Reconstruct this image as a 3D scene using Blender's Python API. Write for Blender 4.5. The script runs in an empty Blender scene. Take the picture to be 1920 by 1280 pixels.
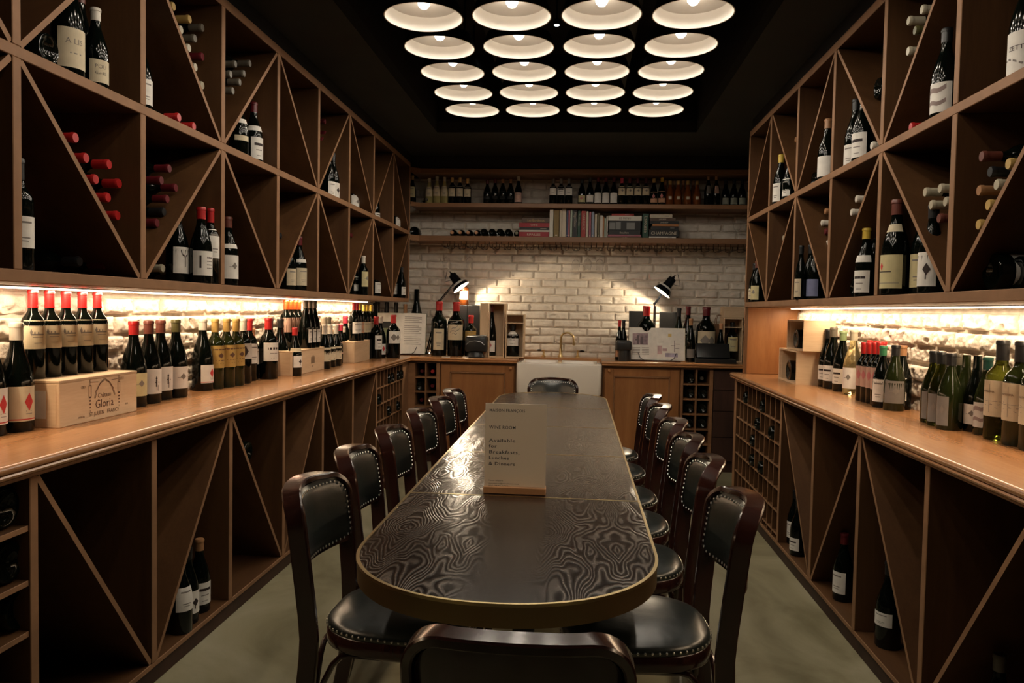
import bpy, bmesh, math, random
from mathutils import Vector, Matrix, noise
random.seed(7)
PI=math.pi; R=math.radians
C=bpy.context.scene.collection
sc=bpy.context.scene
# ---------------------------------------------------------------- camera
EYE=1.347
FPX,YAW,PIT,ROL=1440.0,.0849,.0414,.019
def cam_axes():
    cy,sy=math.cos(YAW),math.sin(YAW)
    f=Vector((-sy*math.cos(PIT),cy*math.cos(PIT),-math.sin(PIT)))
    r=Vector((cy,sy,0)); u=r.cross(f)
    return r*math.cos(ROL)+u*math.sin(ROL), -r*math.sin(ROL)+u*math.cos(ROL), f
CR,CU,CF=cam_axes()
cd=bpy.data.cameras.new('camera'); cam=bpy.data.objects.new('camera',cd); C.objects.link(cam)
cd.sensor_width=36; cd.lens=FPX/1920*36; cd.clip_start=.02; cd.clip_end=60
cam.matrix_world=Matrix(((CR.x,CU.x,-CF.x,0),(CR.y,CU.y,-CF.y,0),(CR.z,CU.z,-CF.z,EYE),(0,0,0,1)))
sc.camera=cam
# ---------------------------------------------------------------- colour management, world
sc.view_settings.view_transform='Standard'; sc.view_settings.look='None'
sc.view_settings.gamma=1; sc.view_settings.use_curve_mapping=False
sc.view_settings.exposure=0.0
wd=bpy.data.worlds.new('world'); sc.world=wd; wd.use_nodes=True
wd.node_tree.nodes['Background'].inputs[0].default_value=(.9,.8,.7,1)
wd.node_tree.nodes['Background'].inputs[1].default_value=.004
# light levels
W_DOME=3.1; W_LED=19.0; W_DESK=95.0
def lamp(name,kind,loc,power,col,parent=None,**k):
    l=bpy.data.lights.new(name,kind); l.energy=power; l.color=col
    for a,b in k.items(): setattr(l,a,b)
    o=bpy.data.objects.new(name,l); C.objects.link(o); o.location=loc
    if parent: o.parent=parent
    return o
# real positions of points seen on a known plane of the room
def ray(px,py): return CF+CR*((px-960)/FPX)-CU*((py-640)/FPX)
def on_z(px,py,z): d=ray(px,py); return d*((z-EYE)/d.z)+Vector((0,0,EYE))
def on_x(px,py,x): d=ray(px,py); return d*(x/d.x)+Vector((0,0,EYE))
def on_y(px,py,y): d=ray(px,py); return d*(y/d.y)+Vector((0,0,EYE))
# ---------------------------------------------------------------- room dimensions
XL,XR=-1.90,1.56           # side walls
YB,YF=7.14,-1.6            # back wall, wall behind the viewer
CT=.925                    # counter top height
UPL,UPR=-1.5,1.175         # fronts of the upper cabinets
LOL,LOR=-1.463,1.137       # fronts of the lower cabinets
Z0,ZL,ZM,ZT=1.396,1.430,2.007,2.5865
CEIL=2.71
# ---------------------------------------------------------------- materials
MATS={}
def newmat(name):
    m=bpy.data.materials.new(name); m.use_nodes=True
    nt=m.node_tree; b=nt.nodes['Principled BSDF']; return m,nt,b
def N(nt,t,**k):
    n=nt.nodes.new(t)
    for a,b in k.items():
        if a.startswith('i_'):
            key=a[2:]; key=int(key) if key.isdigit() else key
            n.inputs[key].default_value=b
        else: setattr(n,a,b)
    return n
def ramp(nt,stops,fac=None,interp='LINEAR'):
    r=nt.nodes.new('ShaderNodeValToRGB'); cr=r.color_ramp; cr.interpolation=interp
    while len(cr.elements)<len(stops): cr.elements.new(.5)
    for e,(p,c) in zip(cr.elements,stops):
        e.position=p; e.color=(c[0],c[1],c[2],1) if len(c)==3 else c
    if fac is not None: nt.links.new(fac,r.inputs[0])
    return r
def mat(name,col,rough=.5,metal=0,spec=.5,coat=0,coat_r=.1,noise_amt=0,noise_scale=8,bump=0,bump_scale=60,emit=0,trans=0,ior=1.5,emit_col=None):
    if name in MATS: return MATS[name]
    m,nt,b=newmat(name); MATS[name]=m
    b.inputs['Base Color'].default_value=(*col,1); b.inputs['Roughness'].default_value=rough
    b.inputs['Metallic'].default_value=metal; b.inputs['Specular IOR Level'].default_value=spec
    b.inputs['Coat Weight'].default_value=coat; b.inputs['Coat Roughness'].default_value=coat_r
    b.inputs['Transmission Weight'].default_value=trans; b.inputs['IOR'].default_value=ior
    if emit:
        b.inputs['Emission Color'].default_value=(*(emit_col or col),1); b.inputs['Emission Strength'].default_value=emit
    tc=N(nt,'ShaderNodeTexCoord')
    if noise_amt:
        n=N(nt,'ShaderNodeTexNoise',i_Scale=noise_scale,i_Detail=5.0); nt.links.new(tc.outputs['Object'],n.inputs['Vector'])
        r=ramp(nt,[(.3,[c*(1-noise_amt) for c in col]),(.7,[min(1,c*(1+noise_amt)) for c in col])],n.outputs['Fac'])
        nt.links.new(r.outputs[0],b.inputs['Base Color'])
    if bump:
        n=N(nt,'ShaderNodeTexNoise',i_Scale=bump_scale,i_Detail=4.0); nt.links.new(tc.outputs['Object'],n.inputs['Vector'])
        bp=N(nt,'ShaderNodeBump',i_Strength=bump,i_Distance=.01); nt.links.new(n.outputs['Fac'],bp.inputs['Height'])
        nt.links.new(bp.outputs[0],b.inputs['Normal'])
    return m
def wood(name,c0,c1,axis='z',rough=.45,coat=0,fine=1.0,spec=.4):
    if name in MATS: return MATS[name]
    m,nt,b=newmat(name); MATS[name]=m
    tc=N(nt,'ShaderNodeTexCoord'); oi=N(nt,'ShaderNodeObjectInfo')
    add=N(nt,'ShaderNodeVectorMath',operation='ADD'); mul=N(nt,'ShaderNodeVectorMath',operation='SCALE')
    mul.inputs['Scale'].default_value=7.0
    cmb=N(nt,'ShaderNodeCombineXYZ')
    for i in range(3): nt.links.new(oi.outputs['Random'],cmb.inputs[i])
    nt.links.new(cmb.outputs[0],mul.inputs[0]); nt.links.new(tc.outputs['Object'],add.inputs[0]); nt.links.new(mul.outputs[0],add.inputs[1])
    s={'x':(.9,9,9),'y':(9,.9,9),'z':(9,9,.9)}[axis]
    mp=N(nt,'ShaderNodeMapping'); mp.inputs['Scale'].default_value=[v*fine for v in s]
    nt.links.new(add.outputs[0],mp.inputs['Vector'])
    n1=N(nt,'ShaderNodeTexNoise',i_Scale=1.0,i_Detail=6.0,i_Roughness=.6,i_Distortion=.7); nt.links.new(mp.outputs[0],n1.inputs['Vector'])
    n2=N(nt,'ShaderNodeTexNoise',i_Scale=14.0,i_Detail=3.0,i_Roughness=.6); nt.links.new(mp.outputs[0],n2.inputs['Vector'])
    mx=N(nt,'ShaderNodeMath',operation='MULTIPLY_ADD',i_1=.35,i_2=-.17); nt.links.new(n2.outputs['Fac'],mx.inputs[0])
    ad=N(nt,'ShaderNodeMath',operation='ADD'); nt.links.new(mx.outputs[0],ad.inputs[0]); nt.links.new(n1.outputs['Fac'],ad.inputs[1])
    r=ramp(nt,[(.3,c0),(.7,c1)],ad.outputs[0])
    hs=N(nt,'ShaderNodeHueSaturation'); nt.links.new(r.outputs[0],hs.inputs['Color'])
    vv=N(nt,'ShaderNodeMapRange',i_3=.86,i_4=1.12); nt.links.new(oi.outputs['Random'],vv.inputs[0]); nt.links.new(vv.outputs[0],hs.inputs['Value'])
    nt.links.new(hs.outputs[0],b.inputs['Base Color'])
    b.inputs['Roughness'].default_value=rough; b.inputs['Specular IOR Level'].default_value=spec
    b.inputs['Coat Weight'].default_value=coat; b.inputs['Coat Roughness'].default_value=.15
    bp=N(nt,'ShaderNodeBump',i_Strength=.12,i_Distance=.004); nt.links.new(ad.outputs[0],bp.inputs['Height']); nt.links.new(bp.outputs[0],b.inputs['Normal'])
    return m
CABL,CABD=(.125,.058,.022),(.078,.034,.013)
EDGE=(.31,.165,.085)
W_Y=wood('oak along the room',CABD,CABL,'y'); W_Z=wood('oak upright',CABD,CABL,'z'); W_X=wood('oak across',CABD,CABL,'x')
W_EDGE=mat('lighter oak edge banding',EDGE,.6,spec=.25,noise_amt=.12,noise_scale=14)
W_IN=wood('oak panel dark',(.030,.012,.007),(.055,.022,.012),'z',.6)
W_SH=wood('shelf oak',(.20,.095,.042),(.30,.15,.07),'x')
W_CT=wood('counter oak y',(.40,.17,.062),(.58,.29,.125),'y',.27,.25,.7,.5)
W_CTX=wood('counter oak x',(.40,.17,.062),(.58,.29,.125),'x',.27,.25,.7,.5)
W_DOOR=wood('door oak',(.27,.105,.033),(.38,.165,.055),'z',.4)
W_PINE=wood('pine crate',(.62,.42,.25),(.76,.56,.36),'y',.6,0,1.2)
W_PINX=wood('pine crate across',(.62,.42,.25),(.76,.56,.36),'x',.6,0,1.2)
W_PINZ=wood('pine crate upright',(.62,.42,.25),(.76,.56,.36),'z',.6,0,1.2)
W_CHAIR=wood('mahogany chair',(.016,.005,.004),(.042,.012,.008),'z',.2,.7)
LEATHER=mat('black green leather',(.010,.016,.015),.31,0,.9,.3,.25,.3,6,.18,18)
BRASS=mat('brass',(.72,.55,.28),.28,1); BRASSD=mat('aged brass band',(.30,.21,.10),.42,1)
NAIL=mat('nickel nailheads',(.95,.92,.85),.28,1)
BLACK=mat('black paint',(.012,.012,.012),.6); BLACKG=mat('black gloss enamel',(.006,.007,.009),.12,0,.6)
BLACKP=mat('black plastic',(.018,.018,.018),.35)
CEILM=mat('ceiling black green',(.018,.022,.020),.85,noise_amt=.25,noise_scale=3)
RECESS=mat('recess black',(.006,.006,.006),.9)
STEEL=mat('dark steel wire',(.06,.04,.03),.35,.9)
WHITE=mat('white enamel',(.80,.76,.69),.3,0,.5); CERAM=mat('fireclay white',(.78,.72,.63),.16,0,.5,.4)
PORC=mat('chrome',(.8,.8,.8),.12,1)
INK=mat('printed ink',(.035,.022,.02),.7); INKG=mat('grey ink',(.25,.22,.19),.7); INKR=mat('red ink',(.62,.04,.04),.6)
INKB=mat('burnt stamp',(.13,.06,.035),.8)
GOLD=mat('gold foil',(.75,.52,.18),.35,.7)
def brickmat(name,a,b_,bs,bst):
    m,nt,b=newmat(name)
    tc=N(nt,'ShaderNodeTexCoord')
    n=N(nt,'ShaderNodeTexNoise',i_Scale=14.0,i_Detail=8.0,i_Roughness=.65); nt.links.new(tc.outputs['Object'],n.inputs['Vector'])
    r=ramp(nt,[(.25,a),(.6,b_)],n.outputs['Fac']); nt.links.new(r.outputs[0],b.inputs['Base Color'])
    b.inputs['Roughness'].default_value=.75
    n2=N(nt,'ShaderNodeTexNoise',i_Scale=bs,i_Detail=8.0,i_Roughness=.7); nt.links.new(tc.outputs['Object'],n2.inputs['Vector'])
    v=N(nt,'ShaderNodeTexVoronoi',i_Scale=bs*.55); nt.links.new(tc.outputs['Object'],v.inputs['Vector'])
    m2=N(nt,'ShaderNodeMath',operation='MULTIPLY_ADD',i_1=.5); nt.links.new(v.outputs['Distance'],m2.inputs[0]); nt.links.new(n2.outputs['Fac'],m2.inputs[2])
    bp=N(nt,'ShaderNodeBump',i_Strength=bst,i_Distance=.012); nt.links.new(m2.outputs[0],bp.inputs['Height']); nt.links.new(bp.outputs[0],b.inputs['Normal'])
    return m
BRICK=brickmat('white painted brick',(.60,.52,.43),(.76,.69,.59),40,.35)
BRICKR=brickmat('rough whitewashed brick',(.62,.50,.40),(.84,.75,.64),55,.7)
def floormat():
    m,nt,b=newmat('polished concrete')
    tc=N(nt,'ShaderNodeTexCoord')
    n=N(nt,'ShaderNodeTexNoise',i_Scale=1.3,i_Detail=7.0,i_Roughness=.6,i_Distortion=1.2); nt.links.new(tc.outputs['Object'],n.inputs['Vector'])
    r=ramp(nt,[(.3,(.20,.18,.10)),(.5,(.34,.31,.19)),(.7,(.44,.41,.28))],n.outputs['Fac'])
    nt.links.new(r.outputs[0],b.inputs['Base Color']); b.inputs['Roughness'].default_value=.42
    n2=N(nt,'ShaderNodeTexNoise',i_Scale=5.0,i_Detail=6.0); nt.links.new(tc.outputs['Object'],n2.inputs['Vector'])
    bp=N(nt,'ShaderNodeBump',i_Strength=.15,i_Distance=.01); nt.links.new(n2.outputs['Fac'],bp.inputs['Height']); nt.links.new(bp.outputs[0],b.inputs['Normal'])
    return m
FLOOR=floormat()
def tablemat():
    # dark cerused veneer, book matched figure drawn as contour lines of a stretched noise
    m,nt,b=newmat('cerused figured veneer')
    tc=N(nt,'ShaderNodeTexCoord'); sp=N(nt,'ShaderNodeSeparateXYZ'); nt.links.new(tc.outputs['Object'],sp.inputs[0])
    oi=N(nt,'ShaderNodeObjectInfo')
    def M(op,a,b_=None,c=None):
        n=N(nt,'ShaderNodeMath',operation=op)
        for i,v in enumerate((a,b_,c)):
            if v is None: continue
            if isinstance(v,(int,float)): n.inputs[i].default_value=v
            else: nt.links.new(v,n.inputs[i])
        return n.outputs[0]
    x=M('ADD',sp.outputs[0],.10)
    pp=M('PINGPONG',x,.185)                       # leaves of veneer mirrored about their joints
    rnd=M('MULTIPLY',oi.outputs['Random'],9.0)
    cb=N(nt,'ShaderNodeCombineXYZ'); nt.links.new(M('MULTIPLY',pp,7.0),cb.inputs[0])
    nt.links.new(M('MULTIPLY_ADD',sp.outputs[1],1.9,rnd),cb.inputs[1]); nt.links.new(rnd,cb.inputs[2])
    n=N(nt,'ShaderNodeTexNoise',i_Scale=1.0,i_Detail=2.6,i_Roughness=.40,i_Distortion=.18); nt.links.new(cb.outputs[0],n.inputs['Vector'])
    # plus a slope so the rings run along the leaf
    h=M('ADD',M('MULTIPLY',n.outputs['Fac'],1.0),M('MULTIPLY',pp,.55))
    s=M('SINE',M('MULTIPLY',h,265.0))
    n3=N(nt,'ShaderNodeTexNoise',i_Scale=90.0,i_Detail=3.0); nt.links.new(tc.outputs['Object'],n3.inputs['Vector'])
    n4=N(nt,'ShaderNodeTexNoise',i_Scale=3.5,i_Detail=2.0); nt.links.new(tc.outputs['Object'],n4.inputs['Vector'])
    amp=M('MULTIPLY_ADD',n4.outputs['Fac'],1.6,-.05)
    ctr=N(nt,'ShaderNodeMapRange',i_1=.05,i_2=.13,i_3=.12,i_4=1.0); nt.links.new(M('ABSOLUTE',M('ADD',sp.outputs[0],-.01)),ctr.inputs[0])
    amp=M('MULTIPLY',amp,ctr.outputs[0])
    t=M('MULTIPLY_ADD',M('MULTIPLY',s,amp),.5,.36)
    t2=M('ADD',t,M('MULTIPLY_ADD',n3.outputs['Fac'],.35,-.17))
    r=ramp(nt,[(.22,(.014,.009,.007)),(.48,(.032,.022,.017)),(.76,(.105,.082,.066))],t2)
    nt.links.new(r.outputs[0],b.inputs['Base Color']); b.inputs['Roughness'].default_value=.33
    b.inputs['Specular IOR Level'].default_value=.55
    rr=ramp(nt,[(0,(.15,)*3),(1,(.27,)*3)],t2); nt.links.new(rr.outputs[0],b.inputs['Roughness'])
    bp=N(nt,'ShaderNodeBump',i_Strength=.13,i_Distance=.003); nt.links.new(t2,bp.inputs['Height']); nt.links.new(bp.outputs[0],b.inputs['Normal'])
    return m
TABLE=tablemat()
GL={'dark':mat('dark bottle glass',(.0025,.004,.0028),.07,0,.32,.0,.03),
    'green':mat('olive bottle glass',(.085,.095,.012),.05,0,.5,trans=.9,ior=1.25),
    'olive':mat('deep olive bottle glass',(.014,.019,.005),.06,0,.4,.0,.03),
    'white':mat('clear bottle of pale wine',(.90,.78,.42),.03,0,.5,trans=.95,ior=1.3),
    'amber':mat('amber wine in clear glass',(.20,.055,.012),.06,0,.5,.3,.05),
    'pale':mat('bottle of golden wine',(.42,.36,.14),.08,0,.5,.3,.05)}
THING=mat('thin clear glass',(.97,.97,.97),.02,0,.5,trans=1,ior=1.08)
ACRYL=mat('clear acrylic',(.97,.96,.93),.03,0,.5); ACRYL.node_tree.nodes['Principled BSDF'].inputs['Alpha'].default_value=.08
CAPC={'red':(.50,.018,.018),'brown':(.16,.045,.03),'olive':(.10,.09,.03),'white':(.72,.66,.56),'gold':(.55,.36,.11),'salmon':(.72,.36,.18),
 'black':(.012,.012,.013),'orange':(.70,.085,.012),'grey':(.14,.12,.09),'pink':(.66,.05,.10),'yellow':(.72,.50,.07),'green':(.05,.22,.10),
 'sage':(.25,.34,.17),'teal':(.02,.09,.07),'cream':(.50,.45,.33),'wine':(.13,.010,.015),'tan':(.40,.20,.09)}
def capmat(c): return mat('capsule '+c,CAPC[c],.38,0,.5)
PAP={'white':(.84,.80,.73),'cream':(.70,.60,.42),'gold':(.52,.34,.10),'pink':(.60,.38,.30),'photo':(.62,.58,.52),'yellow':(.66,.58,.32),
 'blue':(.20,.22,.36),'tan':(.50,.36,.24),'grey':(.22,.20,.18),'black':(.02,.02,.02),'buff':(.62,.52,.36),'peach':(.66,.36,.22),'dim':(.36,.38,.30)}
def papmat(c): return mat('paper '+c,PAP[c],.7,0,.3,noise_amt=.06,noise_scale=30)
# ---------------------------------------------------------------- mesh builder
class MB:
    def __init__(s): s.v=[]; s.f=[]; s.m=[]; s.mats=[]
    def mi(s,m):
        if m not in s.mats: s.mats.append(m)
        return s.mats.index(m)
    def add(s,vs,fs,m,T=None):
        o=len(s.v); k=s.mi(m)
        s.v.extend([tuple(T@Vector(v)) if T is not None else tuple(v) for v in vs])
        s.f.extend([tuple(i+o for i in f) for f in fs]); s.m.extend([k]*len(fs)); return s
    def box(s,a,b,m,T=None):
        x0,y0,z0=a; x1,y1,z1=b
        vs=[(x0,y0,z0),(x1,y0,z0),(x1,y1,z0),(x0,y1,z0),(x0,y0,z1),(x1,y0,z1),(x1,y1,z1),(x0,y1,z1)]
        return s.add(vs,[(0,3,2,1),(4,5,6,7),(0,1,5,4),(1,2,6,5),(2,3,7,6),(3,0,4,7)],m,T)
    def banded(s,side):
        # faces looking into the room carry a lighter edge band
        k=s.mi(W_EDGE); xs=[v[0] for v in s.v]; xf=max(xs) if side>0 else min(xs)
        for i,f in enumerate(s.f):
            if all(abs(s.v[j][0]-xf)<.0025 for j in f): s.m[i]=k
        return s
    def rbox(s,a,b,m,r=.004,T=None,seg=2):
        bm=bmesh.new(); bmesh.ops.create_cube(bm,size=1)
        c=[(a[i]+b[i])/2 for i in range(3)]; d=[abs(b[i]-a[i]) for i in range(3)]
        for v in bm.verts: v.co=Vector([c[i]+v.co[i]*d[i] for i in range(3)])
        bmesh.ops.bevel(bm,geom=bm.edges[:],offset=min(r,min(d)*.45),segments=seg,affect='EDGES',profile=.5)
        bm.verts.index_update()
        s.add([v.co.copy() for v in bm.verts],[[v.index for v in f.verts] for f in bm.faces],m,T); bm.free(); return s
    def lathe(s,prof,m,seg=24,T=None,sx=1,sy=1,cap=True):
        vs=[];fs=[];n=len(prof)
        for (r,z) in prof:
            for k in range(seg):
                a=2*PI*k/seg; vs.append((r*math.cos(a)*sx,r*math.sin(a)*sy,z))
        for i in range(n-1):
            for k in range(seg):
                k2=(k+1)%seg; fs.append((i*seg+k,i*seg+k2,(i+1)*seg+k2,(i+1)*seg+k))
        if cap and prof[0][0]>1e-6: fs.append(tuple(reversed(range(seg))))
        if cap and prof[-1][0]>1e-6: fs.append(tuple((n-1)*seg+k for k in range(seg)))
        return s.add(vs,fs,m,T)
    def tube(s,pts,r,m,seg=10,T=None,closed=False,sec=None,up=None,caps=True):
        pts=[Vector(p) for p in pts]; n=len(pts); vs=[];fs=[]
        if sec is None: sec=[(math.cos(2*PI*k/seg),math.sin(2*PI*k/seg)) for k in range(seg)]
        q=len(sec); rr=r if isinstance(r,(list,tuple)) else [r]*n
        nrm=None
        for i in range(n):
            if closed: t=(pts[(i+1)%n]-pts[i-1]).normalized()
            else: t=(pts[min(i+1,n-1)]-pts[max(i-1,0)]).normalized()
            if up is not None:
                u_=up[i] if isinstance(up,list) else up; nrm=(Vector(u_)-t*Vector(u_).dot(t)).normalized()
            elif nrm is None:
                a=Vector((0,0,1)) if abs(t.z)<.9 else Vector((1,0,0)); nrm=(a-t*a.dot(t)).normalized()
            else: nrm=(nrm-t*nrm.dot(t)).normalized()
            bn=t.cross(nrm)
            for (a,b) in sec: vs.append(pts[i]+nrm*(a*rr[i])+bn*(b*rr[i]))
        L=n if closed else n-1
        for i in range(L):
            j=(i+1)%n
            for k in range(q):
                k2=(k+1)%q; fs.append((i*q+k,i*q+k2,j*q+k2,j*q+k))
        if not closed and caps: fs.append(tuple(reversed(range(q)))); fs.append(tuple((n-1)*q+k for k in range(q)))
        return s.add(vs,fs,m,T)
    def poly(s,pts,m,T=None): return s.add(pts,[tuple(range(len(pts)))],m,T)
    def text(s,txt,m,T,size=.1,align='LEFT',fn=None):
        vs,fs=textgeo(txt,align)
        vs=[(a*size,b*size,0) for a,b in vs]
        if fn: vs=[fn(v) for v in vs]
        return s.add(vs,fs,m,T)
    def build(s,name,parent=None,smooth=True,ang=35,loc=None):
        me=bpy.data.meshes.new(name); me.from_pydata(s.v,[],s.f)
        for m in s.mats: me.materials.append(m)
        me.polygons.foreach_set('material_index',s.m)
        if smooth:
            me.shade_smooth(); me.set_sharp_from_angle(angle=R(ang))
        me.update()
        o=bpy.data.objects.new(name,me); C.objects.link(o)
        if parent: o.parent=parent
        if loc is not None: o.location=loc
        return o
TX={}
def textgeo(txt,align='LEFT',bold=False):
    k=(txt,align,bold)
    if k in TX: return TX[k]
    cu=bpy.data.curves.new('t','FONT'); cu.body=txt; cu.size=1; cu.align_x=align; cu.resolution_u=2; cu.fill_mode='FRONT'; cu.offset=.010 if bold else 0; cu.space_character=1.12 if bold else 1
    o=bpy.data.objects.new('t',cu); me=o.to_mesh()
    TX[k]=([(v.co.x,v.co.y) for v in me.vertices],[tuple(p.vertices) for p in me.polygons])
    o.to_mesh_clear(); bpy.data.objects.remove(o); bpy.data.curves.remove(cu); return TX[k]
LABELS=[]
def tag(o,label,cat,group=None):
    o['label']=label; o['category']=cat
    if group: o['group']=group
    return o
def struct(o): o['kind']='structure'; return o
def empty(name,loc=(0,0,0),rz=0):
    o=bpy.data.objects.new(name,None); C.objects.link(o); o.location=loc; o.rotation_euler=(0,0,rz); o.empty_display_size=.05; return o
def copy_tree(o,loc,rz):
    r=o.copy(); C.objects.link(r); r.location=loc; r.rotation_euler=(0,0,rz)
    for ch in o.children:
        c=ch.copy(); C.objects.link(c); c.parent=r
        for g in ch.children:
            d=g.copy(); C.objects.link(d); d.parent=c
    return r
ORD=['first','second','third','fourth','fifth','sixth','seventh','eighth','ninth','tenth','eleventh','twelfth']
# axes -> matrix placing flat artwork: u right, v up, n outwards
def face_T(o,u,v): 
    u=Vector(u).normalized(); v=Vector(v).normalized(); n=u.cross(v)
    return Matrix(((u.x,v.x,n.x,o[0]),(u.y,v.y,n.y,o[1]),(u.z,v.z,n.z,o[2]),(0,0,0,1)))
# ================================================================= ROOM SHELL
def brickwall(mb,o,u,n,W,H,pl,ph,m,nx,ny,rough,out,seed,mort=.011):
    MO=mat('mortar with painted joint shade',(.60,.52,.43),.85,noise_amt=.2,noise_scale=20)  # joint shade put into the colour: mortar darker than the brick faces
    """rows of bricks on the plane through o, u along, n outwards"""
    o=Vector(o);u=Vector(u);n=Vector(n);z=Vector((0,0,1)); rows=int(H/ph)+1; rnd=random.Random(seed)
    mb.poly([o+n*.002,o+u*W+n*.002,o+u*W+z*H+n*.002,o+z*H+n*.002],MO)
    for r in range(rows):
        a=-(pl*.5 if r%2 else 0)-rnd.random()*.03
        z0=r*ph; z1=min(z0+ph-mort,H)
        if z1-z0<.02: continue
        mv=mort*1.15
        while a<W:
            L=pl*(1+rnd.uniform(-.12,.12)) if rough>1 else pl*(1+rnd.uniform(-.05,.05))
            b=min(a+L-mv,W); aa=max(a,0)
            if b-aa>.02:
                pr=out*(1+rnd.uniform(-.3,.35)); sd=rnd.uniform(0,50); dz=rnd.uniform(-.002,.002)
                er=.013 if rough>1 else .008
                def samp(Lg,c): 
                    e_=min(er,Lg*.3); return [0,e_*.18,e_*.5,e_]+[e_+(Lg-2*e_)*q/c for q in range(1,c)]+[Lg-e_,Lg-e_*.5,Lg-e_*.18,Lg]
                US=samp(b-aa,max(3,int(nx*(b-aa)/pl))); VS=samp(z1-z0,ny); k=len(US)-1; nyy=len(VS)-1; vs=[]
                for j in range(nyy+1):
                    for i in range(k+1):
                        fu,fv=US[i]/(b-aa),VS[j]/(z1-z0)
                        U=aa+(b-aa)*fu; V=z0+dz+(z1-z0)*fv
                        e=min(fu*(b-aa),(1-fu)*(b-aa),fv*(z1-z0),(1-fv)*(z1-z0))
                        h=pr*min(1,math.sqrt(max(0,1-(1-min(1,e/er))**2)))
                        p=Vector((U*1.0+sd,V,sd))
                        if h>0:
                            if rough>1:
                                t=noise.noise(p*38)*.6+noise.noise(p*85)*.4
                                h+=t*.010 - max(0,noise.noise(p*22+Vector((9,3,1)))-.12)*.035*min(1,e/er)
                            else:
                                h+=noise.noise(p*30)*.0022-max(0,noise.noise(p*34+Vector((5,1,2)))-.36)*.09
                            wob=noise.noise(p*17)*(.004 if rough>1 else .002)
                            V+=wob*(0 if e>er else 1)
                        vs.append(o+u*U+z*V+n*max(h,.0022 if i in(0,k) or j in(0,nyy) else .003))
                fs=[]
                w=k+1
                flip=u.cross(z).dot(n)<0
                for j in range(nyy):
                    for i in range(k):
                        q=(j*w+i,j*w+i+1,(j+1)*w+i+1,(j+1)*w+i)
                        fs.append(q[::-1] if flip else q)
                mb.add(vs,fs,m)
            a+=L
fl=MB(); fl.box((XL-.1,YF-.1,-.06),(XR+.1,YB+.1,0),FLOOR); struct(fl.build('floor',smooth=False))
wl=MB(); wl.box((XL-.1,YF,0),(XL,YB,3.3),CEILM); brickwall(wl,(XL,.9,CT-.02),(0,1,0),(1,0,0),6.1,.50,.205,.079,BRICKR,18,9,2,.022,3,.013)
struct(wl.build('wall_left',ang=80))
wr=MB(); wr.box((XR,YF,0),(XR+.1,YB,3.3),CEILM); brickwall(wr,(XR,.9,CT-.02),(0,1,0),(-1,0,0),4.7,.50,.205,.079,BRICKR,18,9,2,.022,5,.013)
struct(wr.build('wall_right',ang=80))
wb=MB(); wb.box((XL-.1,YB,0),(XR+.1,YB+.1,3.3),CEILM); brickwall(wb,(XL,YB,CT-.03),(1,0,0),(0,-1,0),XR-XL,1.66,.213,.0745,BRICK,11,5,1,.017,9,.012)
struct(wb.build('wall_back',ang=80))
wf=MB(); wf.box((XL-.1,YF-.1,0),(XR+.1,YF,3.3),CEILM); struct(wf.build('wall_front',smooth=False))
# ceiling: lowered soffit around an open recess where the lamps hang
RX0,RX1,RY0,RY1=-1.12,.86,1.2,5.95
ce=MB()
ce.box((XL-.1,YF-.1,CEIL),(RX0,YB+.1,CEIL+.08),CEILM); ce.box((RX1,YF-.1,CEIL),(XR+.1,YB+.1,CEIL+.08),CEILM)
ce.box((RX0,YF-.1,CEIL),(RX1,RY0,CEIL+.08),CEILM); ce.box((RX0,RY1,CEIL),(RX1,YB+.1,CEIL+.08),CEILM)
ce.box((XL-.1,YF-.1,3.3),(XR+.1,YB+.1,3.36),RECESS)
struct(ce.build('ceiling',smooth=False))
for i,(a,b) in enumerate((((RX0-.02,RY0),(RX0,RY1)),((RX1,RY0),(RX1+.02,RY1)))):
    t=MB(); t.box((a[0],a[1],CEIL+.08),(b[0],b[1],3.3),RECESS); struct(t.build('trim_%d'%(i+1),smooth=False))
for i,(y,xa,xb) in enumerate(((RY0-.02,RX0,RX1),(RY1,RX0,RX1))):
    t=MB(); t.box((xa,y,CEIL+.08),(xb,y+.02,3.3),RECESS); struct(t.build('trim_%d'%(i+3),smooth=False))
# black fillers between the cabinet tops and the soffit
t=MB(); t.box((XL,.4,2.627),(UPL-.015,YB,CEIL),BLACK); struct(t.build('trim_5',smooth=False))
t=MB(); t.box((UPR+.015,.4,2.627),(XR,5.57,CEIL),BLACK); struct(t.build('trim_6',smooth=False))
t=MB(); t.box((UPL-.015,6.84,2.60),(XR,YB,CEIL),BLACK); struct(t.build('trim_7',smooth=False))
# steel joists in the recess
BEAM=mat('joist steel',(.05,.05,.045),.6,.3)
for i,x in enumerate((-.56,.28)):
    j=MB()
    for zz in (2.98,3.14): j.box((x-.025,RY0,zz),(x+.025,RY1,zz+.02),BEAM)
    n=24
    for k in range(n):
        y0=RY0+(RY1-RY0)*k/n; y1=RY0+(RY1-RY0)*(k+1)/n
        j.tube([(x,y0,3.0 if k%2 else 3.14),(x,y1,3.14 if k%2 else 3.0)],.006,BEAM,5)
    tag(j.build('ceiling_joist'),('left' if i==0 else 'right')+' dark lattice steel joist above the round ceiling lamps','joist','joists above the lamps')
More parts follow.
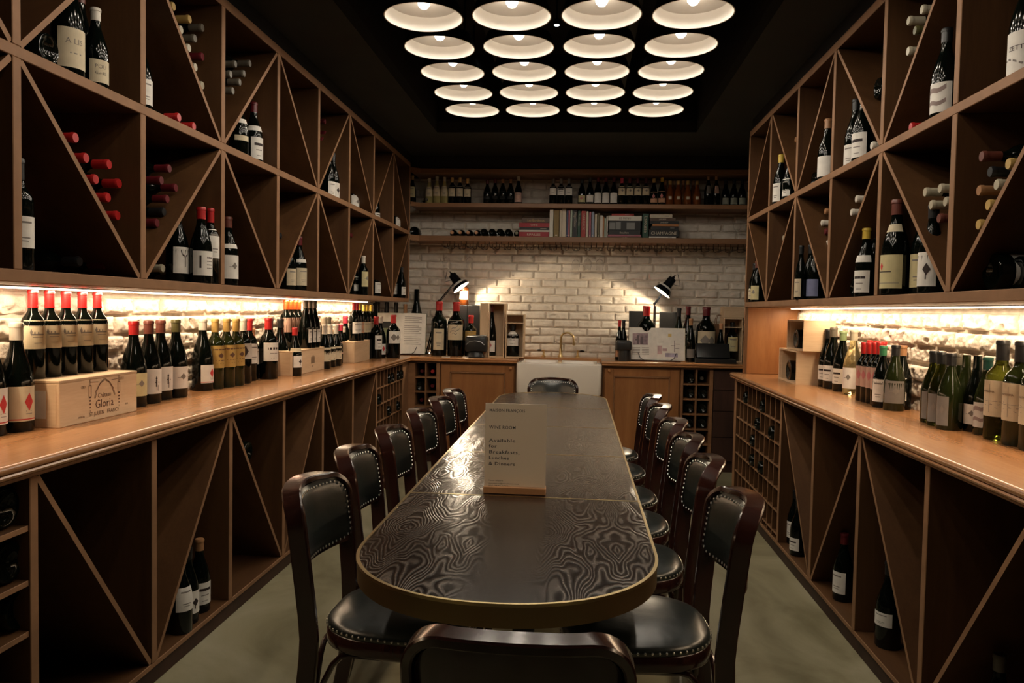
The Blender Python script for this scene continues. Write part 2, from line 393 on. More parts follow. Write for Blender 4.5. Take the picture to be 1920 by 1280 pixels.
# ================================================================= CABINETS
def divider(y0,z0,y1,z1,x0,x1,th,m,name,parent,Tx=0):
    d=Vector((0,y1-y0,z1-z0)); L=d.length; d.normalize(); nn=Vector((0,-d.z,d.y))*(th/2)
    a=Vector((0,y0,z0)); b=Vector((0,y1,z1)); mb=MB(); vs=[]
    for x in (x0,x1):
        for p in (a-nn,b-nn,b+nn,a+nn): vs.append((x,p.y,p.z))
    mb.add(vs,[(0,1,2,3),(7,6,5,4),(0,4,5,1),(1,5,6,2),(2,6,7,3),(3,7,4,0)],m); mb.banded(1 if x1>x0 else -1)
    return mb.build(name,parent,smooth=False)

def upper(side,front,wall,ys,label,pat):
    s=1 if side=='L' else -1               # s: +1 front faces +X
    g=empty('wine_cabinet',(front,ys[0],Z0)); tag(g,label,'cabinet')
    def P(o): o.parent=g; o.matrix_parent_inverse=Matrix.Translation((-front,-ys[0],-Z0)); return o
    y0,y1=min(ys)-.016,max(ys)+.016
    back=wall+s*.004
    def bx(name,a,b,m,r=.002):
        mb=MB(); mb.rbox((min(a[0],b[0]),min(a[1],b[1]),a[2]),(max(a[0],b[0]),max(a[1],b[1]),b[2]),m,r,seg=1); mb.banded(s) if name not in ('plinth','back_panel') else None; return P(mb.build(name,smooth=False))
    bx('bottom_shelf',(back,y0,Z0),(front,y1,ZL),W_Y); bx('middle_shelf',(back,y0,ZM-.016),(front+s*.001,y1,ZM+.016),W_Y)
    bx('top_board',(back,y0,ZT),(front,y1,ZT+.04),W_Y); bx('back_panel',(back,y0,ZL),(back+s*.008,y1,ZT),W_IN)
    for y in ys: bx('upright',(back+s*.008,y-.016,ZL),(front+s*.0015,y+.016,ZM-.016),W_Z); bx('upright',(back+s*.008,y-.016,ZM+.016),(front+s*.0015,y+.016,ZT),W_Z)
    yy=sorted(ys)
    for i in range(len(yy)-1):
        a,b=yy[i]+.018,yy[i+1]-.018
        for row,(zl,zh) in enumerate(((ZL+.004,ZM-.02),(ZM+.02,ZT-.004))):
            up=pat(i,row)                   # True: near bottom to far top
            P(divider(a,zl if up else zh,b,zh if up else zl,back+s*.01,front-s*.002,.017,W_Z,'diagonal_divider',None))
    return g
ysL=[1.947+.596*i for i in range(-1,9)]; ysR=[5.553-.597*i for i in range(0,8)]
upper('L',UPL,XL,ysL,'long oak wine cabinet with diagonal bins high on the left wall','' or (lambda i,r: ((i-1)%2==0)==(r==1)))
# right: index from the near end; measured from the far end cell 0 lower row leans far-top to near-bottom
nR=len(ysR)-1
def patR(i,row):
    j=nR-1-i                        # cell counted from far end
    if row==1: return j%2==1        # near bottom to far top
    return j%2==0
upper('R',UPR,XR,ysR,'oak wine cabinet with diagonal bins high on the right wall',patR)
def lower(side,front,wall,ys,yend,label,pat,grid,extra=None):
    s=1 if side=='L' else -1
    g=empty('wine_cabinet',(front,ys[0],0)); tag(g,label,'cabinet')
    def P(o): o.parent=g; o.matrix_parent_inverse=Matrix.Translation((-front,-ys[0],0)); return o
    back=wall+s*.004; zb,zt=.08,.869
    y0=ys[0]-.016; y1=yend
    def bx(name,a,b,m,r=.002):
        mb=MB(); mb.rbox((min(a[0],b[0]),min(a[1],b[1]),a[2]),(max(a[0],b[0]),max(a[1],b[1]),b[2]),m,r,seg=1); mb.banded(s) if name not in ('plinth','back_panel') else None; return P(mb.build(name,smooth=False))
    yN=.9
    bx('plinth',(back,yN,0),(front-s*.006,y1,zb-.02),W_IN); bx('bottom_shelf',(back,yN,zb-.02),(front,y1,zb),W_Y)
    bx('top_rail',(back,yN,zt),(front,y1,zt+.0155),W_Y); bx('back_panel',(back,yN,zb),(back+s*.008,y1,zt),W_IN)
    for y in ys: bx('upright',(back+s*.008,y-.016,zb),(front+s*.0015,y+.016,zt),W_Z)
    for i in range(len(ys)-1):
        a,b=ys[i]+.018,ys[i+1]-.018; up=pat(i)
        P(divider(a,zb+.004 if up else zt-.004,b,zt-.004 if up else zb+.004,back+s*.01,front-s*.002,.017,W_Z,'diagonal_divider',None))
    ya,yb,vn=grid
    for k in range(6):
        z=EYE-.604-.1265*k
        bx('rack_shelf',(back+s*.008,ya,z-.006),(front-s*.004,yb,z+.006),W_Y,.001)
    for k in range(vn):
        y=ya+(yb-ya)*(k+.5)/vn if False else ya+(yb-ya)*(k+1)/(vn+1)
        bx('rack_divider',(back+s*.008,y-.004,zb),(front-s*.002,y+.004,zt),W_Z,.001)
    bx('upright',(back+s*.008,yb,zb),(front+s*.001,yend,zt),W_Z)
    if extra: extra(bx,back,front,s)
    return g
def nearcubby(bx,back,front,s):
    bx('upright',(back+s*.008,1.39,.08),(front,1.42,.869),W_Z)
    for z in (-.615,-.765,-.905,-1.05): bx('rack_shelf',(back+s*.008,1.42,EYE+z-.008),(front-s*.004,1.935,EYE+z+.008),W_Y,.001)
lower('L',LOL,XL,[1.951+.596*k for k in range(7)],6.60,'low oak wine cabinet with tall diagonal bins along the left wall',lambda i:i%2==1,(5.545,6.36,7),nearcubby)
lower('R',LOR,XR,[1.37,1.97,2.567,3.166,3.761,4.358],5.63,'low oak wine cabinet with tall diagonal bins along the right wall',lambda i:(4-i)%2==0,(4.376,5.56,9))
# ---------------------------------------------------------------- counter tops
def nose():   # offset inwards, height
    pts=[(.03,.885),(.012,.886),(.004,.891),(.002,.897),(.006,.902)]
    for k in range(7):
        a=-PI/2+PI*k/6; pts.append((.013-.013*math.cos(a) if True else 0,.9135+.0115*math.sin(a)))
    return pts
NP=nose()
def sweepnose(mb,path,inw,m):
    """path: 2D points of the outer line, inw: inward normals per point (mitred)"""
    vs=[];q=len(NP)
    for (p,n) in zip(path,inw):
        for (o,z) in NP: vs.append((p[0]+n[0]*o,p[1]+n[1]*o,z))
    fs=[]
    for i in range(len(path)-1):
        for k in range(q-1): fs.append((i*q+k,(i+1)*q+k,(i+1)*q+k+1,i*q+k+1))
    mb.add(vs,fs,m)
g=empty('countertop',(-1.66,3.5,.885)); tag(g,'long wooden countertop running down the left wall and along the back','countertop')
def PW(o,e): o.parent=e; o.matrix_parent_inverse=Matrix.Translation(e.location).inverted(); return o
NL,NB=-1.428,6.535
SX0,SX1=-.508,.212        # sink edges
a=MB(); a.add([(XL,.9,CT),(NL-.013,.9,CT),(NL-.013,NB+.013,CT),(XL,YB,CT)],[(0,1,2,3)],W_CT)
a.add([(XL,.9,.885),(NL-.03,.9,.885),(NL-.03,NB+.03,.885),(XL,YB,.885)],[(3,2,1,0)],W_CT)
sweepnose(a,[(NL,.9),(NL,NB)],[(-1,0),(-1,1)],W_CT); PW(a.build('left_run',ang=50),g)
def backrun(x0,x1,mit0,name,e):
    a=MB()
    xs=NL-.013 if mit0 else x0
    a.add([(xs if mit0 else x0,NB+.013,CT),(x1,NB+.013,CT),(x1,YB,CT),(XL if mit0 else x0,YB,CT)],[(0,1,2,3)],W_CTX)
    sweepnose(a,[(NL if mit0 else x0,NB),(x1,NB)],[(-1,1) if mit0 else (0,1),(0,1)],W_CTX)
    a.add([(x1,NB+.03,.885),(x1,YB,.885),(x1,YB,CT),(x1,NB+.03,CT)],[(0,1,2,3)],W_CTX); a.add([(x0,NB+.03,.885),(x0,YB,.885),(x0,YB,CT),(x0,NB+.03,CT)],[(3,2,1,0)],W_CTX) if not mit0 else None
    return PW(a.build(name,ang=50),e)
backrun(NL,SX0,True,'back_run',g); backrun(SX1,XR,False,'back_run',g)
a=MB(); a.box((SX0,6.90,.885),(SX1,YB,CT),W_CTX); PW(a.build('sink_ledge',smooth=False),g)
g=empty('countertop',(1.33,3.5,.885)); tag(g,'wooden countertop along the right wall in front of the tall side panel','countertop')
a=MB(); NRX=1.100
a.add([(NRX+.013,.9,CT),(XR,.9,CT),(XR,5.66,CT),(NRX+.013,5.66,CT)],[(0,1,2,3)],W_CT)
a.add([(NRX+.03,.9,.885),(XR,.9,.885),(XR,5.66,.885),(NRX+.03,5.66,.885)],[(3,2,1,0)],W_CT)
pa=[(NRX,.9),(NRX,5.64)]; nn=[(1,0),(1,0)]
for k in range(1,5):
    t=PI/2*k/4; pa.append((NRX+.025*(1-math.cos(t)),5.64+.025*math.sin(t))); nn.append((math.cos(t),-math.sin(t)))
pa.append((XR,5.665)); nn.append((0,-1))
sweepnose(a,pa,nn,W_CT); o=a.build('worktop',ang=50); PW(o,g)
# tall side panel at the far end of the right counter
a=MB(); a.rbox((1.178,5.555,CT+.001),(XR,5.585,Z0-.001),W_DOOR,.002,seg=1); a.rbox((1.178,5.548,CT+.001),(1.198,5.555,Z0-.001),W_Z,.001,seg=1)
tag(a.build('side_panel',smooth=False),'upright oak panel closing the far end of the right counter','panel')
# ---------------------------------------------------------------- back base units
FB=6.58
def unit(x0,x1,label,build):
    g=empty('base_cabinet',((x0+x1)/2,FB,0)); tag(g,label,'cabinet'); 
    def bx(name,a,b,m,r=.002,par=None):
        mb=MB(); mb.rbox(a,b,m,r,seg=1); o=mb.build(name,smooth=False); PW(o,g); return o
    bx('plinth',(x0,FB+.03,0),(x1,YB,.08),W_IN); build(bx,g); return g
def cubby(x0,x1,cols):
    def f(bx,g):
        bx('back_panel',(x0,YB-.03,.08),(x1,YB-.02,.869),W_IN)
        bx('top_rail',(x0,FB,.869),(x1,YB-.02,.884),W_X); bx('bottom_shelf',(x0,FB,.08),(x1,YB-.03,.10),W_X)
        bx('stile',(x0,FB,.10),(x0+(.059 if x0<-1.3 else .022),YB-.03,.869),W_SH); bx('stile',(x1-.03,FB,.10),(x1,YB-.03,.869),W_SH)
        for k in range(1,cols):
            a0=x0+(.059 if x0<-1.3 else .022); x=a0+(x1-.03-a0)*k/cols; bx('rack_divider',(x-.007,FB+.004,.10),(x+.007,YB-.03,.869),W_SH,.001)
        for k in range(6):
            z=EYE-.604-.1275*k; bx('rack_shelf',(x0+.02,FB+.006,z-.007),(x1-.03,YB-.03,z+.007),W_SH,.001)
    return f
def door(x0,x1,hx):
    def f(bx,g):
        bx('carcass',(x0,FB+.022,.08),(x1,YB-.02,.884),W_DOOR); bx('face_rail',(x0,FB,.869),(x1,FB+.022,.884),W_X)
        d=MB(); a0,a1,z0,z1=x0+.012,x1-.012,.09,.862
        for (p,q) in (((a0,z0),(a0+.075,z1)),((a1-.075,z0),(a1,z1))): d.rbox((p[0],FB-.002,p[1]),(q[0],FB+.02,q[1]),W_DOOR,.002,seg=1)
        for (p,q) in (((a0+.075,z0),(a1-.075,z0+.06)),((a0+.075,z1-.06),(a1-.075,z1))): d.rbox((p[0],FB-.002,p[1]),(q[0],FB+.02,q[1]),W_DOOR,.002,seg=1)
        # moulding
        for (p,q) in (((a0+.075,z0+.06),(a0+.087,z1-.06)),((a1-.087,z0+.06),(a1-.075,z1-.06)),((a0+.075,z1-.072),(a1-.075,z1-.06)),((a0+.075,z0+.06),(a1-.075,z0+.072))):
            d.rbox((p[0],FB-.004,p[1]),(q[0],FB+.02,q[1]),W_SH,.003,seg=1)
        d.box((a0+.08,FB+.012,z0+.065),(a1-.08,FB+.018,z1-.065),W_DOOR)
        do=PW(d.build('door',smooth=False),g)
        k=MB(); k.lathe([(.0,-.0),(.005,0),(.006,.01),(.013,.018),(.013,.024),(.008,.029),(0,.030)],W_CTX,16,Matrix.Translation((hx,FB-.002,.845))@Matrix.Rotation(PI/2,4,'X'))
        o=k.build('knob'); o.parent=do; o.matrix_parent_inverse=do.matrix_basis.inverted() if False else Matrix.Translation(g.location).inverted()
        o.parent=do; o.matrix_parent_inverse=Matrix()
    return f
unit(-1.462,-1.185,'small open bottle rack of twin columns in the left corner of the back counter',cubby(-1.462,-1.185,2))
unit(-1.183,-.525,'oak base cabinet with panelled door left of the white sink',door(-1.183,-.525,-.565))
unit(.227,.878,'oak base cabinet with panelled door right of the white sink',door(.227,.878,.275))
unit(.880,1.150,'open bottle rack of twin columns right of the sink cabinets',cubby(.880,1.150,2))
def drawers(bx,g):
    bx('carcass',(1.152,FB+.02,.08),(XR-.035,YB-.02,.884),W_IN)
    for (a,b) in ((.10,.30),(.305,.52),(.525,.70),(.705,.865)): bx('drawer_front',(1.156,FB,a),(XR-.035,FB+.02,b),W_IN)
unit(1.152,XR-.035,'dark oak drawer unit in the right corner of the back counter',drawers)
def sinkbase(bx,g):
    bx('carcass',(SX0-.015,FB+.02,.08),(SX1+.013,YB-.02,.63),W_DOOR)
    bx('upper_rail',(SX0-.015,FB-.006,.60),(SX1+.013,FB+.02,.632),W_X)
    bx('stile',(SX0-.016,FB,.60),(SX0-.003,FB+.03,.884),W_Z); bx('stile',(SX1+.003,FB,.60),(SX1+.014,FB+.03,.884),W_Z)
    for (a,b) in ((SX0+.0,(SX0+SX1)/2-.002),((SX0+SX1)/2+.002,SX1)): bx('door',(a,FB,.09),(b,FB+.02,.59),W_DOOR)
unit(SX0-.015,SX1+.013,'oak cabinet carrying the white double sink',sinkbase)
# sink
s=MB()
zt=.905; y0,y1=6.40,6.89
def rr(x0,x1,ya,yb,r,z,n=6):
    out=[]
    for (cx,cy,a0) in ((x1-r,yb-r,0),(x0+r,yb-r,PI/2),(x0+r,ya+r,PI),(x1-r,ya+r,1.5*PI)):
        for k in range(n+1): a=a0+PI/2*k/n; out.append((cx+r*math.cos(a),cy+r*math.sin(a),z))
    return out
S0,S1=SX0+.004,SX1-.004
def rings(mb,rs,m,capb=True,capt=False):
    n=len(rs[0]); vs=[p for r_ in rs for p in r_]; fs=[]
    for i in range(len(rs)-1):
        for k in range(n): fs.append((i*n+k,i*n+(k+1)%n,(i+1)*n+(k+1)%n,(i+1)*n+k))
    if capb: fs.append(tuple(reversed(range(n))))
    if capt: fs.append(tuple((len(rs)-1)*n+k for k in range(n)))
    mb.add(vs,fs,m)
rings(s,[rr(S0+.02,S1-.02,y0+.02,y1-.02,.03,.635),rr(S0+.004,S1-.004,y0+.004,y1-.004,.035,.645),rr(S0,S1,y0,y1,.035,.665),rr(S0,S1,y0,y1,.035,zt-.01),rr(S0+.003,S1-.003,y0+.003,y1-.003,.034,zt-.003),rr(S0+.01,S1-.01,y0+.01,y1-.01,.03,zt)],CERAM)
mid=(S0+S1)/2
# rim with two bowls
for (xa,xb) in ((S0+.03,mid-.012),(mid+.012,S1-.03)):
    rings(s,[rr(xa,xb,y0+.03,y1-.03,.03,zt),rr(xa+.004,xb-.004,y0+.034,y1-.034,.03,zt-.008),rr(xa+.008,xb-.008,y0+.038,y1-.038,.03,.72),rr(xa+.03,xb-.03,y0+.06,y1-.06,.03,.70)],CERAM,False,True)
for (a,b) in (((S0+.01,y0+.01),(S1-.01,y0+.034)),((S0+.01,y1-.034),(S1-.01,y1-.01)),((S0+.01,y0+.034),(S0+.034,y1-.034)),((S1-.034,y0+.034),(S1-.01,y1-.034)),((mid-.016,y0+.034),(mid+.016,y1-.034))):
    s.box((a[0],a[1],zt-.006),(b[0],b[1],zt),CERAM)
tag(s.build('farmhouse_sink',ang=45),'white ceramic double farmhouse sink set into the back counter','sink')
# faucet
g=empty('faucet',(-.15,7.02,CT)); tag(g,'brass swan-neck faucet with lever handles over the white sink','faucet')
f=MB(); f.lathe([(.024,0),(.024,.006),(.016,.02),(.013,.05),(.011,.075),(.010,.08)],BRASS,16)
pts=[(0,0,.07),(0,0,.14)]
for k in range(1,10):
    a=PI*k/9*.97; pts.append((.058-.058*math.cos(a),-.02*math.sin(a/2),.165+.058*math.sin(a)))
pts.append((.118,-.02,.13)); f.tube(pts,.0095,BRASS,12); f.lathe([(.009,0),(.013,.004),(.013,.018),(.009,.022)],BRASS,12,Matrix.Translation((.118,-.02,.108))); f.build('spout',g)
for sx,nm in ((-.155,'left'),(.155,'right')):
    h=MB(); T=Matrix.Translation((sx,0,0)); h.lathe([(.020,0),(.020,.005),(.011,.014),(.008,.04),(.010,.05),(.010,.062),(0,.066)],BRASS,14,T)
    d=-1 if sx<0 else 1
    h.tube([(sx,0,.056),(sx+d*.02,-.01,.057)],.005,BRASS,8); hb=h.build('tap_handle',g)
    k=MB(); k.tube([(sx+d*.02,-.01,.057),(sx+d*.04,-.02,.058),(sx+d*.062,-.03,.058)],[.006,.009,.004],BLACKG,8); k.build('black_lever',hb)
# ---------------------------------------------------------------- shelves on the back wall
SH=[]
for (zc,th,nm) in ((2.567,.044,'top wooden shelf above the brick wall bottles'),(2.267,.038,'middle wooden shelf on the back wall carrying standing bottles'),(1.972,.046,'lowest wooden shelf on the back wall carrying the books')):
    s=MB(); s.rbox((UPL+.004,6.80,zc-th/2),(XR,YB,zc+th/2),W_SH,.003,seg=1)
    s.add([(UPL+.004,6.80,zc-th/2),(UPL+.07,6.80,zc-th/2),(UPL+.004,6.73,zc-th/2),(UPL+.004,6.80,zc+th/2),(UPL+.07,6.80,zc+th/2),(UPL+.004,6.73,zc+th/2)],[(0,1,2),(3,5,4),(1,4,5,2),(0,2,5,3)],W_SH)
    tag(s.build('wall_shelf',smooth=False),nm,'shelf'); SH.append(zc+th/2)
ZS1,ZS2=SH[1],SH[2]
s=MB(); s.rbox((XL+.004,6.735,Z0),(UPL,YB,2.59),W_Z,.002,seg=1); 
# hanging glass rack
g=empty('glass_rack',(0,6.98,1.949)); tag(g,'row of dark wire stemware hangers under the lowest back shelf','rack')
for k in range(26):
    x=-1.19+.1055*k
    a=MB(); w=.031
    pts=[(x-w,0,0),(x-w,-.0,-.045),(x-w*.6,-.0,-.055)]
    for sx in (-1,1):
        a.tube([(x+sx*w,-.13,0),(x+sx*w,-.13,-.040),(x+sx*w*.85,-.13,-.047),(x+sx*w*.3,-.13,-.05)],.0028,STEEL,6)
        a.tube([(x+sx*w,.11,0),(x+sx*w,.11,-.040),(x+sx*w*.85,.11,-.047),(x+sx*w*.3,.11,-.05)],.0028,STEEL,6)
        a.tube([(x+sx*w*.3,-.145,-.05),(x+sx*w*.3,.12,-.05)],.0028,STEEL,6)
    a.build('wire_hanger',g)
def wineglass(loc,inv,label,s=1):
    g=empty('wine_glass',loc); tag(g,label,'glass','clear stemmed glasses by the back wall')
    a=MB(); pr=[(.0,0),(.034,0),(.034,.002),(.006,.006),(.0035,.02),(.0032,.085),(.008,.095),(.028,.112),(.038,.135),(.038,.16),(.030,.205),(.0288,.205),(.0365,.16),(.0365,.136),(.027,.114),(.004,.099)]
    T=Matrix.Scale(s,4)
    if inv: T=T@Matrix.Rotation(PI,4,'X')
    a.lathe(pr,THING,20,T,cap=False); a.build('stem_and_bowl',g)
for px,l in ((837,'stemmed glass hanging above the left desk lamp'),(874,'stemmed glass hanging just right of the left desk lamp'),(1086,'first glass of the hanging four over the sink, from the left'),(1096,'second glass of the hanging four over the sink, from the left'),(1108,'third glass of the hanging four over the sink, from the left'),(1117,'fourth glass of the hanging four over the sink, from the left')):
    y=6.86 if px in (837,874,1096,1117) else 6.96
    p=on_y(px,490,y); k=round((p.x+1.19)/.1055); wineglass((-1.19+.1055*k,y,1.897),True,l,.9)
p=on_y(1382,430,6.95); wineglass((p.x,6.95,ZS2),False,'single stemmed glass standing at the right end of the book shelf',.85)
# ================================================================= BOTTLES
PROF={'bdx':[(0,.055),(.35,.05),(.62,.022),(.80,.002),(.92,0),(1,.018),(1,.60),(.97,.64),(.84,.685),(.60,.725),(.43,.765),(.385,.81),(.375,.985),(.0,.985)],
 'burg':[(0,.055),(.35,.05),(.62,.022),(.80,.002),(.92,0),(1,.02),(1,.42),(.97,.48),(.88,.55),(.72,.63),(.55,.70),(.43,.76),(.37,.83),(.355,.985),(0,.985)],
 'hock':[(0,.055),(.35,.05),(.62,.022),(.80,.002),(.92,0),(1,.02),(1,.36),(.96,.44),(.8,.56),(.62,.67),(.47,.77),(.40,.85),(.39,.985),(0,.985)]}
RAT={'bdx':.125,'burg':.142,'hock':.128}
MC={}
def glassmesh(kind,h,r,gl):
    k=('g',kind,round(h,3),round(r,4),gl)
    if k not in MC:
        mb=MB(); mb.lathe([(a*r,b*h) for a,b in PROF[kind]],GL[gl],28); o=mb.build('glass',ang=50); MC[k]=o.data; bpy.data.objects.remove(o)
    return MC[k]
def capmesh(kind,h,r,col,lo):
    k=('c',kind,round(h,3),round(r,4),col,lo)
    if k not in MC:
        n=(.385 if kind=='bdx' else .375)*r+.0012
        nb=n*(1.0 if lo>.8 else 1.06)
        mb=MB(); mb.lathe([(nb,lo*h),(n,(lo+.03)*h),(n,.955*h),(n*1.1,.958*h),(n*1.1,.985*h),(n*.97,h),(0,h)],capmat(col),20); o=mb.build('capsule',ang=50); MC[k]=o.data; bpy.data.objects.remove(o)
    return MC[k]
def radius_at(kind,h,r,z):
    pr=PROF[kind]
    for (a,b),(c,d) in zip(pr,pr[1:]):
        if b*h<=z<=d*h and d>b: return r*(a+(c-a)*(z/h-b)/(d-b))
    return r
ART={'lines':[('r',-.55,.78,.55,.84,INKG),('r',-.4,.30,.4,.335,INKG),('r',-.3,.2,.3,.23,INKG)],
 'dark':[('r',-.6,.62,.6,.74,INK),('r',-.4,.40,.4,.44,INKG),('r',-.3,.15,.3,.18,INKG)],
 'diamond':[('d',.35,.55,.34,.26,INKR),('r',-1,.04,1,.07,INKR),('r',.1,.2,.6,.22,INKG),('r',.1,.28,.55,.3,INKG)],
 'villa':[('r',-.5,.80,.5,.82,INKG),('r',-.25,.48,.65,.53,INKG),('d',-.3,.58,.10,.13,INKG),('r',-.1,.53,.25,.60,INKG),('r',-.2,.40,.6,.42,INKG),('r',-.1,.2,.5,.215,INKG)],
 'goldcrest':[('r',-.6,.80,.6,.85,INKB),('d',.1,.55,.3,.12,INKB),('r',-.4,.32,.5,.35,INKB),('r',-.3,.18,.4,.2,INKB)],
 'figure':[('d',.1,.62,.10,.10,INK),('r',.02,.28,.18,.56,INK),('r',-.05,.44,.40,.48,INK),('r',.1,.12,.16,.3,INK),('r',.25,.12,.30,.35,INK)],
 'sketch':[('r',-.5,.5,.4,.52,INKG),('d',.1,.55,.3,.15,INKG)],
 'photo':[('r',-.8,.25,-.1,.8,INKG),('d',-.3,.5,.4,.35,INK)],
 'n':[('t','n',.25,.62,.22,INK),('r',-.1,.5,.5,.52,INKG),('d',.3,.15,.07,.05,INKG)],
 'bird':[('d',.2,.5,.35,.18,INK),('r',.1,.2,.2,.45,INK)],
 'stripes':[('r',-.9+.36*k,0,-.9+.36*k+.09,1,INKB) for k in range(6)],
 'one':[('t','1',-.75,.30,.75,INK),('r',.2,.70,.8,.76,INK),('r',.2,.56,.8,.60,INKG),('r',.2,.42,.8,.46,INKG),('r',.2,.28,.8,.32,INKG)],
 'antler':[('r',.15,.25,.22,.6,INK),('q',.18,.55,-.25,.85,.06,INK),('q',.18,.55,.55,.85,.06,INK),('q',.0,.66,-.05,.9,.05,INK)],
 'shield':[('d',-.45,.66,.16,.12,INKR),('r',-.7,.48,.3,.51,INK),('r',-.7,.15,.8,.17,INKG)],
 'script':[('r',-.3,.88,.3,.9,INKG),('q',-.5,.5,.4,.75,.04,INKG),('q',-.6,.38,.55,.55,.04,INKG),('q',-.3,.3,.3,.34,.03,INKG)],
 'roma':[('t','ROMATISOMA',-.95,.66,.075,INKB),('q',-.9,.2,.9,.5,.012,INKG),('q',-.9,.5,.7,.15,.012,INKG),('r',-.3,.1,-.28,.9,INKG),('r',-1,.42,1,.43,INKG)],
 'ring':[('d',-.2,.5,.5,.3,INKG),('d',.45,.5,.35,.25,INKG)],
 'pinkdot':[('d',-.1,.58,.35,.25,mat('rose ink',(.6,.2,.2),.7))],
 'alis':[('t','A LIS',-.55,.60,.2,INKG),('r',-.3,.35,.4,.38,INKG)],
 'irren':[('t','IRREN',-.6,.52,.20,INK)],
 'pou':[('t','POU',-.55,.62,.24,INKG),('t','Gw EL',-.55,.36,.18,INKG)],
 'ette':[('t','ZETTE',-.6,.55,.16,INK),('q',-.9,.35,.9,.2,.05,INKG)],
 'hill':[('q',-.9,.70,.6,.82,.16,mat('mauve ink',(.30,.22,.2),.7)),('q',-.9,.30,.6,.36,.14,mat('mauve ink',(.3,.22,.2),.7))],
 'none':[]}
def labmesh(kind,h,r,spec):
    """spec: colour, z0, z1 (fractions of h), half angle deg, art"""
    k=('l',kind,round(h,3),round(r,4))+tuple(spec)
    if k in MC: return MC[k]
    col,z0,z1,ha,art=spec; ha=R(ha); z0*=h; z1*=h; mb=MB()
    def W(u,v,e=0):
        z=z0+(z1-z0)*v; rd=radius_at(kind,h,r,z)+.0007+e; a=u*ha; return (rd*math.sin(a),-rd*math.cos(a),z)
    n=12; nz=1 if z1<.6*h else 4
    vs=[W(-1+2*i/n,j/nz) for j in range(nz+1) for i in range(n+1)]
    mb.add(vs,[(j*(n+1)+i,j*(n+1)+i+1,(j+1)*(n+1)+i+1,(j+1)*(n+1)+i) for j in range(nz) for i in range(n)],papmat(col))
    asp=(z1-z0)/(r*ha)
    for it in ART[art]:
        if it[0]=='r':
            _,a,b,c,d,m=it; q=max(1,int((c-a)*4)); vs=[W(a+(c-a)*i/q,y,.0005) for y in (b,d) for i in range(q+1)]
            mb.add(vs,[(i,i+1,q+2+i,q+1+i) for i in range(q)],m)
        elif it[0]=='d':
            _,u,v,su,sv,m=it; vs=[]
            for i in range(9):
                t=-1+i/4; hh=sv*(1-abs(t))+.002; vs+=[W(u+su*t,v-hh,.0006),W(u+su*t,v+hh,.0006)]
            mb.add(vs,[(2*i,2*i+2,2*i+3,2*i+1) for i in range(8)],m)
        elif it[0]=='q':
            _,a,b,c,d,w,m=it; q=5; vs=[]
            for i in range(q+1):
                t=i/q; u=a+(c-a)*t; v=b+(d-b)*t+.05*math.sin(t*7); vs+= [W(u,v-w/2,.0006),W(u,v+w/2,.0006)]
            mb.add(vs,[(2*i,2*i+2,2*i+3,2*i+1) for i in range(q)],m)
        elif it[0]=='t':
            _,tx,u,v,sv,m=it; tv,tf=textgeo(tx); mb.add([W(u+x*sv*asp,v+y*sv,.0007) for x,y in tv],tf,m)
    o=mb.build('label',ang=60); MC[k]=o.data; bpy.data.objects.remove(o); return MC[k]
BOT=[]
def bottle(P,h,kind='burg',cap='red',lab=None,face=0,glass='dark',label='',group=None,r=None,lo=None,neck=None,rot=None,lab2=None):
    """P base centre, face: direction (deg) the label looks at, 0 = towards the viewer end of the room (-Y), 90 = +X"""
    r=r or RAT[kind]*h
    g=bpy.data.objects.new('wine_bottle',None); C.objects.link(g); g.location=P; g.empty_display_size=.03
    g.rotation_euler=rot if rot is not None else (0,0,R(face))
    tag(g,label,'bottle',group)
    def ch(n,me): o=bpy.data.objects.new(n,me); C.objects.link(o); o.parent=g; return o
    ch('glass',glassmesh(kind,h,r,glass))
    if cap: ch('capsule',capmesh(kind,h,r,cap,lo or (.81 if kind=='bdx' else .84)))
    for q,nm in ((lab,'label'),(neck,'neck_label'),(lab2,'label')):
        if q:
            o=ch(nm,labmesh(kind,h,r,q))
    if rot is None: BOT.append((g,r,h))
    LABELS.append((label,group)); return g
def stand(px,yb,yt,kind='burg',cap='red',lab=None,face=0,z=CT,h=None,label='',group=None,back=None,**k):
    """a bottle whose foot meets surface z where the photo shows it"""
    a=on_z(px,yb,z); d=Vector((a.x,a.y,0)); dist=d.length
    if h is None:
        b=ray(px,yt); h=EYE+b.z/math.hypot(b.x,b.y)*dist*1.008-z
    r=k.get('r') or RAT[kind]*h
    c=Vector((a.x,a.y,z))+d.normalized()*r*.85
    c.x=min(max(c.x,XL+.03+r),XR-.03-r); c.y=min(c.y,YB-.03-r)
    return bottle(c,h,kind,cap,lab,face,label=label,group=group,**k)
L1=('white',.22,.46,52,'lines')
